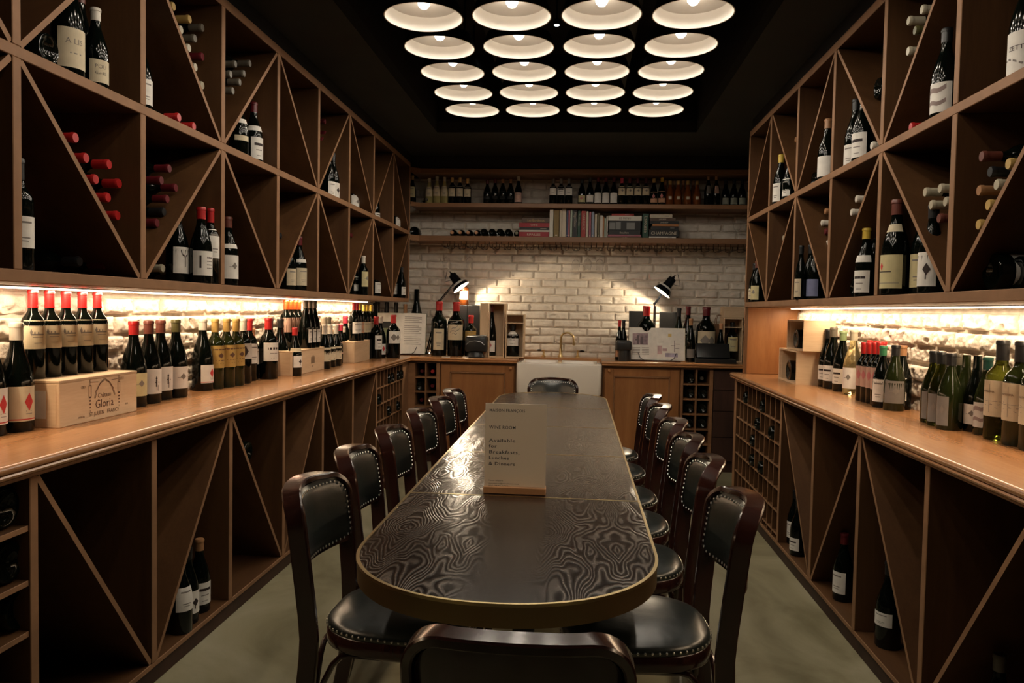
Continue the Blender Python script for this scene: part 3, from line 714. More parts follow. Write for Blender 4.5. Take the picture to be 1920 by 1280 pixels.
# ---- left counter
fl_=72
stand(-22,819,0,'burg','white',('white',.10,.42,50,'diamond'),fl_,h=.355,label='dark magnum cut off at the left edge of the photo, nearest on left counter')
stand(29,811,605,'burg','white',('cream',.10,.42,50,'diamond'),62,label='white-waxed magnum with red diamond label, left of the stamped wooden crate')
def crate(name,x0,x1,y0,y1,z,h,label,front,m=W_PINE):
    """closed case; x1 is the long face towards the room"""
    g=empty(name,((x0+x1)/2,(y0+y1)/2,z)); tag(g,label,'crate'); hx,hy=abs(x1-x0)/2,(y1-y0)/2
    a=MB(); a.rbox((-hx,-hy,.0),(hx,hy,h-.010),m,.002,seg=1); a.build('box',g,smooth=False)
    a=MB(); a.rbox((-hx-.001,-hy-.001,h-.010),(hx+.001,hy+.001,h),m,.0015,seg=1); a.build('lid',g,smooth=False)
    for sy in (-1,1):
        a=MB(); a.box((-hx+.001,sy*(hy+.0005)-.0005,.008),(hx-.012,sy*(hy+.0005)+.0005,h-.014),W_PINX); a.build('end_board',g,smooth=False)
    if front: front(g,hx,hy,h)
    return g
def stamp_gloria(g,hx,hy,h):
    a=MB(); T=face_T((hx+.0009,-hy,0),(0,1,0),(0,0,1)); L=2*hy
    def tx(t,u,v,s): a.text(t,INKB,T@Matrix.Translation((u*L,v*h,0)),s*h,'CENTER')
    tx('Château',.54,.50,.15); tx('Gloria',.54,.27,.27); tx('ST JULIEN   FRANCE',.54,.115,.125); tx('2018',.77,.84,.09); tx('CBD',.27,.76,.08); tx('MISE EN',.25,.115,.06); tx('2018',.84,.22,.06)
    def ln(p,q,w=.0022):
        p=Vector(p);q=Vector(q);d=(q-p).normalized();n=Vector((-d.y,d.x))*w/2
        a.add([(p+n).to_3d(),(p-n).to_3d(),(q-n).to_3d(),(q+n).to_3d()],[(0,1,2,3)],INKB,T)
    cx=.545*L; w=.085
    for off in (0,.006):
        pts=[(cx-w*.72+off,.50*h),(cx-w*.62+off,.66*h),(cx-w*.35+off*.6,.82*h),(cx,.925*h-off)]
        for p,q in zip(pts,pts[1:]): ln(p,q); ln((2*cx-p[0],p[1]),(2*cx-q[0],q[1]))
    for sx in (-1,1):
        x=cx+sx*w
        ln((x-.006,.55*h),(x-.006,.80*h)); ln((x+.006,.55*h),(x+.006,.80*h)); ln((x,.80*h),(x,.95*h)); ln((x-.008,.80*h),(x+.008,.80*h))
        for k in range(5): ln((x-.006+k*.0012,.54*h-k*.012*1),(x+.006-k*.0012,.54*h-k*.012),.006)
        ln((x,.88*h),(cx+sx*w*.45,.86*h))
    a.build('stamp',g,smooth=False)
    b=MB(); b.box((-hx+.05,-hy-.0016,.03),(-hx+.12,-hy-.0011,h-.035),papmat('white')); b.build('paper_label',g,smooth=False)
    b.v and None
crate('wine_crate',-1.872,-1.705,2.398,2.846,CT,.158,'long pale wooden wine crate with stamped arch lettering on left counter',stamp_gloria)
z1=CT+.158
for i,(cx,yt,yb) in enumerate(((62,547,707),(93,548,703),(124,548,700),(154.5,549,697),(182.5,550,693))):
    d=ray(cx,620); yy=-1.832*d.y/d.x
    bottle((-1.832,yy,z1),.300,'bdx','red',('cream',.34,.66,62,'villa'),48,label=ORD[i]+' from the left of five red-capped bottles standing on the stamped crate',group='red-capped bottles on the crate',lo=.80,r=.0372)
for i,(x,yb,yt,c,l,ar,nm) in enumerate(((251,764,602,'red',('yellow',.13,.40,48,'sketch'),0,'red-capped bottle at the right end of the stamped crate'),(279,757,601,'brown',('white',.12,.42,50,'figure'),0,'brown-capped bottle with dancing figure label, left one of the pair'),(303,750,600,'brown',('white',.12,.42,50,'figure'),0,'brown-capped bottle with dancing figure label, right one of the pair'),(328,746,599,'olive',('white',.12,.40,52,'sketch'),0,'olive-capped magnum with sketch label, right of the dancing figure labels'))):
    stand(x,yb,yt,'burg',c,l,62,label=nm)
stand(386,732,597,'burg','white',('white',.11,.36,50,'diamond'),68,label='white-waxed magnum with red diamond label, left of the gold-capped bottles')
for i,(x,yb) in enumerate(((405,729),(422,726.5),(437.5,724))):
    stand(x,yb,597.5,'bdx','gold',('gold',.30,.62,75,'goldcrest'),60,label=ORD[i]+' from left of three gold-capped bottles with golden labels',group='gold-capped magnums',glass='olive')
stand(456,719,597,'bdx','white',('photo',.38,.62,60,'photo'),55,label='white-capped magnum with photograph label beside the gold-capped bottles')
stand(467,714,597,'bdx','red',('white',.28,.60,60,'lines'),60,label='red-capped magnum squeezed between photograph label and salmon-capped bottle')
stand(477,711,615,'bdx','salmon',('white',.30,.60,60,'lines'),60,label='salmon-capped bottle behind the broad-shouldered red-capped magnum')
stand(495,711,596,'bdx','red',('white',.30,.60,65,'dark'),58,r=.053,label='broad-shouldered red-capped magnum with large white label, centre of left counter')
stand(509,705.5,597,'burg','black',('tan',.12,.36,45,'lines'),66,label='black-capped slope-shouldered magnum, left one of two before the orange caps')
stand(522,704,597.5,'burg','black',('tan',.14,.38,45,'lines'),66,label='black-capped slope-shouldered magnum, right one of two before the orange caps')
def stamp_small(txt):
    def f(g,hx,hy,h):
        a=MB(); T=face_T((hx+.0009,-hy,0),(0,1,0),(0,0,1))
        for k in range(7): a.box((hy*1.12+k*.010,h*.36,0),(hy*1.12+k*.010+.004,h*(.64+.06*(k%2)),.0003),INKB,T)
        a.text(txt,INKB,T@Matrix.Translation((hy*1.2,h*.2,0)),.016,'CENTER'); a.build('stamp',g,smooth=False)
    return f
crate('wine_crate',-1.875,-1.690,4.44,5.02,CT,.150,'shorter wooden crate with vertical bar stamp, under orange-capped bottles',stamp_small('1998'))
z2=CT+.150
for i,yy in enumerate((4.70,4.775,4.85,4.925)):
    bottle((-1.832,yy,z2),.305,'bdx','orange',('pink',.34,.64,65,'stripes'),60,label=ORD[i]+' from left of four orange-capped bottles on the far crate',group='orange-capped bottles on the far crate',glass='dark',r=.0365)
for i,yy in enumerate((4.78,4.862,4.944)):
    bottle((-1.734,yy,z2),.305,'burg','grey',('white',.12,.40,32,'lines'),80,label=ORD[i]+' from left of three grey-capped bottles on the far crate',group='grey-capped bottles on the far crate',r=.040)
stand(552.5,705,614,'burg','red',('white',.18,.42,52,'bird'),62,neck=('cream',.50,.58,85,'none'),label='small red-capped bottle with white collar in front of the far crate')
stand(598.5,688,595.6,'bdx','pink',None,60,label='pink-capped bottle hiding behind the white-capped trio right of far crate')
stand(607.5,687,594,'burg','cream',None,60,label='tall cream-capped magnum behind the white-capped trio')
stand(617,685,594,'burg','grey',None,60,label='tall grey-capped magnum behind the white-capped trio')
for i,(x,yb,yt) in enumerate(((608,691.5,608),(616.5,688.5,608),(623,686,608.5))):
    stand(x,yb,yt,'burg','white',('cream',.17,.48,60,'n'),48,label=ORD[i]+' from left of three white-capped bottles with letter n labels',group='white-capped bottles with n labels',lo=.78)
stand(632.5,682,608,'burg','pink',('pink',.25,.55,50,'dark'),62,label='pink-capped bottle with dark pink label, left one of the pair')
stand(638.5,680,608,'burg','pink',None,62,label='pink-capped bottle without visible label, right one of the pair')
stand(644,678,612,'burg','white',('white',.18,.42,45,'lines'),60,label='short bottle with small white label before the bird label')
stand(649,675,592.7,'burg','pink',('white',.18,.44,45,'bird'),62,label='tall pink-capped magnum with black bird label on left counter')
stand(658,674,593,'burg','brown',('yellow',.12,.36,52,'sketch'),56,neck=('cream',.50,.56,85,'none'),label='brown-capped magnum with yellow label and white collar on left counter')
crate('wine_crate',-1.87,-1.655,5.60,6.02,CT,.160,'pale wooden box standing under the far group of mixed bottles',None)
zb=CT+.160
k=0
for (xx,yy,c,l,nm) in ((-1.70,5.735,'red',('white',.2,.5,55,'lines'),'red-capped bottle, left one of two on the far pale box'),(-1.70,5.81,'red',('white',.2,.5,55,'lines'),'red-capped bottle, right one of two on the far pale box'),(-1.70,5.885,'yellow',('peach',.2,.5,55,'lines'),'yellow-capped bottle next to the red caps on the far pale box'),(-1.775,5.95,'brown',None,'brown-capped bottle between yellow caps on the far pale box')):
    bottle((xx,yy,zb),.29,'bdx',c,l,55,label=nm)
crate('storage_box',-1.87,-1.68,6.03,6.46,CT,.160,'low dark box beside the pale one, under yellow-capped bottles',None,BLACKP)
for i,yy in enumerate((6.10,6.175,6.25,6.325)):
    bottle((-1.725,yy,zb),.28,'bdx','yellow',('cream',.2,.5,50,'lines'),55,label=ORD[i]+' from left of four yellow-capped bottles on the low dark box',group='yellow-capped bottles on dark box')
stand(703.5,671.5,593,'bdx','red',('white',.22,.55,45,'dark'),50,r=.048,label='red-capped round-shouldered magnum left of the white-capped diamond bottle')
stand(711,670.8,593,'burg','white',('white',.08,.34,45,'diamond'),35,label='white-capped bottle with red diamond label near the corner')
stand(735.5,671,590,'bdx','red',('white',.34,.62,55,'ring'),30,r=.058,label='wide red-capped magnum left of the open book stand')
for i,(x,yt,c) in enumerate(((708,566,'black'),(724.5,566,'black'),(738,567,'black'),(758,570,'tan'))):
    yy=6.93; d=ray(x,600); xx=max(-1.85,d.x/d.y*yy); hh=EYE+ray(x,yt).z/ray(x,yt).y*yy-CT
    bottle((xx,yy,CT),hh,'bdx',c,None,0,glass='dark',r=.042,label=('tan-capped tall bottle behind the open book' if c=='tan' else ORD[i]+' from left of three black-capped bottles in the back left corner'),group=None if c=='tan' else 'black caps in the back left corner')
d=ray(781,600); yy=7.04; hh=EYE+ray(781,540).z/ray(781,540).y*yy-CT
bottle((d.x/d.y*yy,yy,CT),hh,'burg',None,None,0,r=.066,label='very large black uncapped bottle behind the open book in the left corner')
# ---- back counter left of the sink
def onback(px,yt,yy,kind,cap,lab,nm,r=None,face=0,z=CT,**k):
    d=ray(px,yt); h=EYE+d.z/d.y*yy-z
    return bottle((d.x/d.y*yy,yy,z),h,kind,cap,lab,face,label=nm,r=r,**k)
onback(824,565,6.80,'bdx','red',('cream',.11,.50,40,'lines'),'huge red-capped bottle with tall narrow label under the left desk lamp',r=.071,face=8,lo=.83)
onback(856,566,6.80,'bdx','red',('cream',.30,.66,58,'script'),'huge red-capped bottle with script label beside the left desk lamp',r=.076,face=0,lo=.83)
onback(883.5,591,6.84,'bdx','red',('gold',.38,.62,60,'lines'),'red-capped magnum behind the black card machine left of the sink',r=.056)
# black box behind with a small bottle on top
g=empty('gift_box',(-.985,7.02,CT)); tag(g,'tall black gift box pair standing behind the bottles left of sink','box')
for dx in (-.085,.03):
    a=MB(); a.rbox((dx-.05,-.07,0),(dx+.062,.05,.455),BLACKP,.003); a.build('box',g,smooth=False)
d=ray(873.5,560); 
bottle((-1.045,7.0,CT+.455),.235,'bdx','brown',('white',.22,.55,60,'lines'),0,glass='amber',label='small amber bottle with white label on top of the black gift box',r=.046)
# open-fronted wooden cases
def opencase(x0,x1,yf,z,h,dep,label,div=None,m=W_PINZ):
    g=empty('bottle_case',((x0+x1)/2,yf,z)); tag(g,label,'case'); w=(x1-x0)/2; t=.009
    for (nm,a,b) in (('side_board',(-w,0,0),(-w+t,dep,h)),('side_board',(w-t,0,0),(w,dep,h)),('bottom_board',(-w+t,0,0),(w-t,dep,t)),('top_board',(-w+t,0,h-t),(w-t,dep,h)),('back_board',(-w+t,dep-t,t),(w-t,dep,h-t))):
        q=MB(); q.box(a,b,m); q.build(nm,g,smooth=False)
    if div: q=MB(); q.box((-w+t,0,div),(w-t,dep-t,div+t*.8),m); q.build('divider_board',g,smooth=False)
    return g
def xa(px,yy,py=640): d=ray(px,py); return d.x/d.y*yy
opencase(xa(915.5,6.72),xa(945,6.72),6.72,CT,.475,.20,'tall open wooden bottle case with slim bottle, left of the sink')
onback(922,571,6.81,'hock','brown',('white',.08,.30,55,'pinkdot'),'tall slim bottle with pink spot label inside the tall wooden case',r=.046,z=CT+.009)
# its sliding lid leaning at the left
a=MB(); a.rbox((xa(899.5,6.74),6.74,CT),(xa(914.8,6.74),6.755,CT+.475),W_PINZ,.001,seg=1); tag(a.build('case_lid',smooth=False),'pale wooden lid board standing left of the tall bottle case','lid')
opencase(xa(947.5,6.72),xa(982,6.72),6.72,CT,.382,.18,'short open wooden bottle case with magnum, next to the sink',.30)
onback(962,608,6.815,'bdx','black',('white',.33,.78,62,'dark'),'magnum with broad white label inside the short wooden case',r=.058,z=CT+.009)
# left desk terminal: rounded black unit
g=empty('card_machine',(xa(892,6.66),6.66,CT)); tag(g,'rounded black card machine on a round foot, left of the wooden cases','card machine')
a=MB(); a.lathe([(.0,0),(.075,0),(.08,.006),(.072,.03),(.06,.045),(.0,.05)],BLACKP,28,sy=.7); a.build('foot',g)
a=MB(); a.rbox((-.092,-.03,.045),(.098,.09,.185),BLACKP,.02,seg=3); a.build('housing',g)
a=MB(); a.tube([(-.08,-.034,.11),(-.05,-.036,.135),(0,-.037,.145),(.05,-.036,.135),(.08,-.034,.11)],.005,mat('grey trim',(.35,.35,.34),.25,.5),8); a.build('trim_bow',g)
a=MB(); a.rbox((-.03,.0,.186),(.095,.06,.192),mat('grey trim',(.35,.35,.34),.25,.5),.002); a.build('top_plate',g)
# ---- open books on stands
def bookstand(cx,cy,w,h,tilt,rz,label,pages,cover):
    g=empty('recipe_stand',(cx,cy,CT),rz); tag(g,label[0],'book stand')
    a=MB(); a.rbox((-w*.42,-.03,0),(w*.42,.10,.012),W_CHAIR,.002,seg=1); a.build('base',g,smooth=False)
    T=Matrix.Translation((0,.0,.014))@Matrix.Rotation(-tilt,4,'X')
    a=MB(); a.box((-w*.38,.022,0),(w*.38,.028,h*.8),W_CHAIR,T); a.build('backrest',g,smooth=False)
    for sx in (-1,1):
        a=MB(); a.tube([(sx*w*.22,-.022,.006),(sx*w*.30,-.03,.03),(sx*w*.34,-.018+.03*math.sin(tilt),.075)],.003,BLACK,6); a.build('page_holder',g)
    b=empty('open_book',(cx,cy,CT),rz); tag(b,label[1],'book')
    a=MB(); a.box((-w/2-.004,.014,0),(w/2+.004,.020,h+.004),cover,T); a.build('cover',b,smooth=False)
    n=10; P_=papmat('white')
    for side in (-1,1):
        vs=[]
        for j in (0,1):
            for i in range(n+1):
                t=i/n; bul=.012*math.sin(PI*min(1,t*1.15))**.7*(1-t*.4) if t<.95 else 0
                vs.append((side*t*w/2,.010-bul,j*h))
        f=[(i,i+1,n+2+i,n+1+i) for i in range(n)]
        if side<0: f=[q[::-1] for q in f]
        a=MB(); a.add(vs,f,P_,T)
        for (u0,v0,u1,v1,m) in pages[0 if side<0 else 1]:
            q=8; vv=[]
            for v in (v0,v1):
                for i in range(q+1):
                    u=u0+(u1-u0)*i/q; t=u if side>0 else 1-u
                    bul=.012*math.sin(PI*min(1,t*1.15))**.7*(1-t*.4) if t<.95 else 0
                    vv.append(((t*w/2)*side,.010-bul-.0008,v*h))
            ff=[(i,i+1,q+2+i,q+1+i) for i in range(q)]
            a.add(vv,ff,m,T)
        a.build('page',b,ang=60)
G1=mat('leaf print',(.20,.24,.12),.7,noise_amt=.3,noise_scale=20); G0=mat('dark photo print',(.02,.02,.018),.7)
txtl=[(.12,.9-.045*k,.82-.1*(k%3==2),.9-.045*k+.012,INKG) for k in range(16) if k not in (4,10)]
p0=xa(757,6.72); 
bookstand(-1.575,6.74,.44,.37,R(14),R(5),('dark wooden recipe stand in the back left corner holding the text book','open book with a page of text and leaf photograph, left corner'),[[(.05,.1,.72,.78,G0),(.25,.2,.55,.62,G1)],txtl],mat('green cloth',(.05,.10,.03),.7))
A1=mat('mauve print',(.34,.24,.26),.7,noise_amt=.4,noise_scale=30); A2=mat('dark print',(.14,.10,.11),.7); A3=mat('yellow print',(.75,.55,.2),.7); A4=mat('rose wash',(.60,.42,.42),.7,noise_amt=.3,noise_scale=14); A5=mat('lilac wash',(.42,.38,.48),.7,noise_amt=.3,noise_scale=14)
mg0=[(.12,.46,.68,.82,A1),(.28,.48,.36,.76,A2),(.40,.48,.5,.72,A2),(.22,.6,.3,.64,A2)]+[(.12,.36-.05*k,.40,.375-.05*k,INKG) for k in range(5)]+[(.46,.36-.05*k,.72,.375-.05*k,INKG) for k in range(5)]
mg1=[(.40,.72,.52,.82,A3),(.02,.18,.18,.45,A4),(.30,.10,.75,.22,A5),(.02,.55,.25,.56,A2),(.62,.25,.635,.62,A2),(.50,.45,.66,.46,A2),(.63,.5,.82,.51,A2),(.66,.36,.80,.37,A2),(.2,.28,.36,.36,A4)]
d=xa(1232,6.70)
bookstand(d,6.68,.475,.285,R(16),R(-2),('dark red wooden stand right of the sink holding the illustrated magazine','open magazine with coloured drawing and small picture, right of the sink'),[mg0,mg1],papmat('cream'))
# ---- back counter right of the sink
onback(1162,600,6.78,'burg','red',('peach',.08,.24,60,'lines'),'slim red-capped bottle nearest the sink on its right side',r=.034)
onback(1169.5,600,6.84,'burg','black',None,'slim black-capped bottle behind the black coffee grinder',r=.036)
g=empty('coffee_grinder',(xa(1172,6.66),6.66,CT)); tag(g,'black grinder with angled top left of the open magazine','grinder')
a=MB(); a.lathe([(.0,0),(.055,0),(.056,.01),(.05,.09),(.0,.09)],BLACKP,24); a.build('canister',g)
a=MB(); a.rbox((-.075,-.05,.09),(.055,.07,.175),BLACKP,.016,seg=3); a.build('head',g)
def board(px0,px1,pt,yy,label,lean=.0):
    x0,x1=xa(px0,yy),xa(px1,yy); h=EYE+ray((px0+px1)/2,pt).z/ray((px0+px1)/2,pt).y*yy-CT
    a=MB(); a.rbox((x0,yy,CT),(x1,yy+.05,CT+h),BLACKP,.003); tag(a.build('black_box',smooth=False),label,'box')
board(1178.5,1209,583,6.92,'black upright box left of the red-capped bottle behind the magazine')
board(1236,1272,585,6.92,'black upright box right of the desk lamp post behind the magazine')
onback(1212.5,573,6.83,'bdx','red',None,'large red-capped bottle rising behind the open magazine',r=.078)
onback(1276.5,577.5,6.86,'burg','black',None,'tall black-capped bottle right of the black upright box',r=.048)
onback(1288,574,6.90,'burg','wine',('white',.2,.5,50,'lines'),'dark-red-capped magnum between black cap and thin golden neck',r=.056)
onback(1296,597,6.74,'burg','tan',('grey',.10,.30,50,'lines'),'bottle with thin golden neck in front of the dark-red-capped magnum',r=.042)
onback(1325,575.5,6.83,'bdx','wine',('buff',.22,.56,62,'ring'),'huge bottle with two-medallion label above the black till',r=.083,lo=.84)
onback(1352,606,6.86,'burg','salmon',None,'slim bottle with salmon neck beside the paper bag',r=.036)
g=empty('paper_bag',(xa(1347,7.0),7.0,CT)); tag(g,'brown paper bag with looped handles behind the huge medallion bottle','bag')
a=MB(); KR=mat('kraft paper',(.20,.10,.05),.8,noise_amt=.2,noise_scale=20); w=.07
a.add([(-w,-.04,0),(w,-.04,0),(w,.04,0),(-w,.04,0),(-w*.97,-.035,.33),(w*.97,-.035,.33),(w*.97,.035,.33),(-w*.97,.035,.33)],[(0,3,2,1),(0,1,5,4),(1,2,6,5),(2,3,7,6),(3,0,4,7)],KR); a.build('sack',g,smooth=False)
for yy in (-.034,.034):
    a=MB(); a.tube([(-.028,yy,.31),(-.028,yy,.37),(-.018,yy,.40),(0,yy,.41),(.018,yy,.40),(.028,yy,.37),(.028,yy,.31)],.003,KR,6); a.build('handle',g)
g=empty('till',(xa(1342,6.70),6.70,CT)); tag(g,'black cash till with sloping screen in the right back corner','till')
a=MB(); a.rbox((-.18,-.10,0),(.16,.12,.035),BLACKP,.004); a.build('base',g,smooth=False)
a=MB(); T=Matrix.Translation((-.02,-.02,.05))@Matrix.Rotation(R(-28),4,'X'); a.rbox((-.14,-.012,-.01),(.14,.014,.125),BLACKP,.005,T); a.build('screen',g)
a=MB(); a.add([(-.11,.0,.03),(.12,.0,.03),(.15,.12,.03),(-.10,.12,.03),(-.09,.03,.15),(.10,.03,.15),(.12,.11,.15),(-.09,.11,.15)],[(0,3,2,1),(4,5,6,7),(0,1,5,4),(1,2,6,5),(2,3,7,6),(3,0,4,7)],BLACKP); a.build('printer',g,smooth=False)
opencase(xa(1356,6.84),xa(1379,6.84)+.06,6.84,CT,.385,.19,'open wooden bottle case in the back right corner beside the till',.30)
onback(1374,604,6.93,'bdx','black',('yellow',.25,.62,60,'lines'),'magnum with yellow label inside the corner wooden case',r=.05,z=CT+.009)
a=MB(); a.rbox((xa(1356,6.84),6.84,CT+.387),(xa(1379,6.84)+.10,7.02,CT+.387+.095),W_PINX,.002,seg=1); tag(a.build('wooden_box',smooth=False),'small closed wooden box on top of the corner bottle case','box')
# ---- right counter
def boxR(x0,x1,y0,y1,z,h,label):
    """open end faces the room (-X)"""
    g=empty('bottle_box',((x0+x1)/2,(y0+y1)/2,z)); tag(g,label,'box','open wooden boxes on the right counter'); hx,hy=(x1-x0)/2,(y1-y0)/2; t=.010
    for nm,a,b,m in (('bottom_board',(-hx,-hy,0),(hx,hy,t),W_PINX),('top_board',(-hx,-hy,h-t),(hx,hy,h),W_PINX),('side_board',(-hx,-hy,t),(hx,-hy+t,h-t),W_PINX),('side_board',(-hx,hy-t,t),(hx,hy,h-t),W_PINX),('end_board',(hx-t,-hy+t,t),(hx,hy-t,h-t),W_PINX)):
        q=MB(); q.box(a,b,m); q.build(nm,g,smooth=False)
    q=MB(); q.box((-hx+.01,hy*.78,t),(hx-t,hy*.78+.006,h-t),W_PINX); q.build('divider_board',g,smooth=False)
boxR(1.33,1.53,4.79,5.20,CT,.205,'lower open wooden box with magnum lying inside, right counter')
boxR(1.345,1.53,4.72,5.08,CT+.207,.185,'upper open wooden box with bottle lying inside, right counter')
def lying(P,dirv,h,kind,cap,label,group=None,glass='dark',r=None,lab=None):
    """P: centre of the foot, dirv: horizontal direction the neck points"""
    ang=math.atan2(dirv[1],dirv[0])
    return bottle(P,h,kind,cap,lab,0,glass,label,group,r,rot=(0,PI/2,ang))
lying((1.345,5.02,CT+.012+.055),(1,0),.19,'bdx',None,'magnum lying in the lower open wooden box, foot towards the room',r=.068,lab=('cream',.25,.62,85,'lines'),glass='dark')
lying((1.36,4.93,CT+.207+.012+.052),(1,0),.16,'bdx',None,'bottle lying in the upper open wooden box, foot towards the room',r=.062,lab=('grey',.3,.65,85,'lines'))
fr=-62
for i,(x,yb,yt,c,gl) in enumerate(((1557,726,617,'black','dark'),(1570,729.5,613.5,'grey','dark'),(1581,734.5,620,'sage','dark'))):
    stand(x,yb,yt,'burg',c,('white',.13,.38,45,'dark'),-55,label='magnum with %s cap, %s from left beside the open wooden boxes'%(c,ORD[i]),glass=gl)
stand(1606,741,618.5,'burg','cream',('white',.10,.42,50,'sketch'),-50,glass='white',label='clear bottle of pale wine behind the red-capped rows')
for i,(x,yb) in enumerate(((1616.5,751.5),(1626,754.5),(1635.5,757.5),(1645.5,761))):
    stand(x,yb,641.5,'bdx','red',('pink',.26,.60,62,'pinkdot'),-52,label=ORD[i]+' from left in the front row of red-capped pink-labelled bottles',group='front row of red caps, right counter',r=.033)
for i,(x,yb) in enumerate(((1637,748),(1657.5,752),(1668,756))):
    stand(x,yb,641,'bdx','red',None,-52,label=ORD[i]+' from left in the rear row of red-capped bottles, right counter',group='rear row of red caps, right counter',r=.033,h=.300)
stand(1658.5,765,648,'burg','green',('white',.10,.46,48,'lines'),-45,label='green-capped bottle with tall white label in front of red caps',glass='dark')
stand(1679,770,646.6,'burg','black',('grey',.12,.46,60,'sketch'),-20,r=.045,label='black-capped broad bottle right of the green-capped one',glass='olive')
stand(1693.5,768,647.7,'burg','tan',('white',.14,.50,28,'lines'),-20,label='tan-capped bottle with narrow white label at the end of its cluster',glass='dark')
for i,(x,yb,yt) in enumerate(((1747.5,794,657.6),(1769.5,800,660),(1788.5,807,662))):
    stand(x,yb,yt,'burg','black',('grey',.06,.44,34,'sketch'),-50-6*i,r=.044,glass='green' if i<2 else 'olive',label=ORD[i]+' from left of three black-capped bottles with small grey labels',group='black-capped white-wine bottles')
for i,(x,yb,yt,kd) in enumerate(((1762,786,659,'burg'),(1781,790,661,'burg'),(1803,799,663,'hock'))):
    stand(x,yb,yt,kd,'grey',None,-50,glass='olive',label=ORD[i]+' from left of the grey caps in the rear row, right counter',group='rear row of grey caps, right counter',r=.033)
stand(1814.5,806,664,'burg',None,None,-50,glass='olive',label='uncapped olive bottle, left one of the two open-necked bottles')
stand(1834.7,809.5,664.5,'burg',None,('white',.10,.36,50,'sketch'),-50,glass='dark',label='uncapped bottle with white label, right one of the two open-necked bottles')
stand(1861,815.5,669,'burg','teal',('photo',.10,.42,55,'hill'),-50,glass='olive',label='teal-capped bottle with landscape label left of the big pale labels')
for i,(x,yb,yt) in enumerate(((1885.5,827,638),(1913.5,838,639.6),(1941,848,641))):
    stand(x,yb,yt,'bdx','black',('cream',.24,.60,75,'roma'),-48,glass='green' if i==0 else 'olive',r=.050,lo=.80,label=ORD[i]+' from left of three black-capped magnums with big pale labels',group='magnums with big pale labels')
# ---- bottles in the cabinets
def cell(side,row,px,yt,cap,lab,nm,kind='burg',ins=.06,h=None,face=None,glass='dark',r=None,neck=None,group=None,clamp=True):
    X=UPL-ins if side=='L' else UPR+ins
    z={'mid':ZM+.016,'low':ZL}[row]
    P=on_x(px,400,X); Yf=on_x(px,400,UPL if side=='L' else UPR).y; ys_=sorted(ysL if side=='L' else ysR)
    if h is None: h=on_x(px,yt,X).z-z
    if clamp:
        for a_,b_ in zip(ys_,ys_[1:]):
            if a_<=Yf<=b_: q=(r or RAT[kind]*h)+.019; P.y=min(max(P.y,a_+q),b_-q)
    return bottle((X,P.y,z+.0005),h,kind,cap,lab,(60 if side=='L' else -55) if face is None else face,glass,nm,group,r,neck=neck)
LW=('white',.12,.42,55,'lines')
cell('L','mid',128,-50,'white',('cream',.08,.40,58,'alis'),'magnum with large cream label, top near bay of the left cabinet',ins=.075,h=.37,r=.047)
cell('L','mid',152,0,'brown',('cream',.06,.33,55,'irren'),'brown-capped bottle between two others in top near bay, left cabinet',ins=.12,h=.335,r=.040)
cell('L','mid',180,17,'white',('cream',.06,.34,55,'pou'),'white-capped bottle, rightmost in the top near bay of the left cabinet',ins=.05,r=.037)
cell('L','mid',262,60,'white',LW,'bottle hidden behind the second upright, only its label edge showing, left cabinet',ins=.10,h=.30,clamp=False)
cell('L','mid',447,228,'brown',('cream',.28,.36,60,'none'),'bottle with white collar half behind a diagonal, left cabinet',ins=.10,h=.30,neck=('white',.55,.62,80,'none'))
cell('L','mid',480,195,'wine',('white',.10,.44,52,'dark'),'tall wine-red-capped bottle with white collar in upper left cabinet',ins=.10,neck=('white',.54,.62,80,'none'))
cell('L','mid',617,290,'black',('white',.05,.36,40,'lines'),'left bottle of the pair in the upper middle bay, left cabinet',ins=.10,h=.31)
cell('L','mid',637,285,'black',('white',.08,.38,60,'bird'),'right bottle of the pair in the upper middle bay, left cabinet',ins=.10,h=.31)
cell('L','mid',662,312,'white',('white',.06,.38,60,'sketch'),'bottle with collar peeping from behind an upright, left cabinet',ins=.12,h=.30,neck=('white',.5,.6,80,'none'))
cell('L','mid',705,380,'black',('white',.06,.28,60,'dark'),'small bottle in a far upper bay, left cabinet',ins=.10,h=.22)
cell('L','mid',742,372,'black',('white',.08,.36,45,'lines'),'bottle with narrow white label in the farthest upper bay, left cabinet',ins=.10,h=.29)
cell('L','low',34,380,'black',('white',.20,.48,55,'lines'),'bottle half hidden by the nearest upright, lower left cabinet',ins=.06,h=.31,kind='bdx',clamp=False)
cell('L','low',346,430,'black',('white',.12,.46,52,'antler'),'bottle with antler drawing label, lower left cabinet',ins=.10,h=.31)
cell('L','low',370,393,'red',('white',.10,.42,60,'one'),'red-capped bottle with big number one label, lower left cabinet',ins=.06,h=.31,face=45)
cell('L','low',391,391,'red',('white',.34,.72,52,'lines'),'red-capped straight bottle with tall white label, lower left cabinet',ins=.04,r=.034,h=.315,kind='bdx')
cell('L','low',428,412,'brown',('white',.10,.44,55,'sketch'),'brown-capped bottle beside an upright in the third lower bay, left cabinet',ins=.08,h=.31,neck=('white',.54,.60,60,'none'))
cell('L','low',545,470,'black',('cream',.10,.42,50,'lines'),'bottle behind the diagonal in fourth lower bay, left cabinet',ins=.12,h=.29)
cell('L','low',566,447,'wine',('cream',.10,.42,55,'lines'),'wine-red-capped bottle in fourth lower bay, left cabinet',ins=.10,h=.31,neck=('white',.52,.58,60,'none'))
cell('L','low',674,495,'black',('white',.12,.5,45,'lines'),'slim bottle left of the arched label, lower left cabinet',ins=.10,h=.27,r=.033)
cell('L','low',681,486,'white',('yellow',.22,.60,60,'sketch'),'bottle with arched greenish label, lower left cabinet',ins=.08,h=.285,kind='bdx')
cell('L','low',707,503,'black',('white',.10,.42,58,'lines'),'bottle right of the sixth upright in lower left cabinet',ins=.10,h=.27)
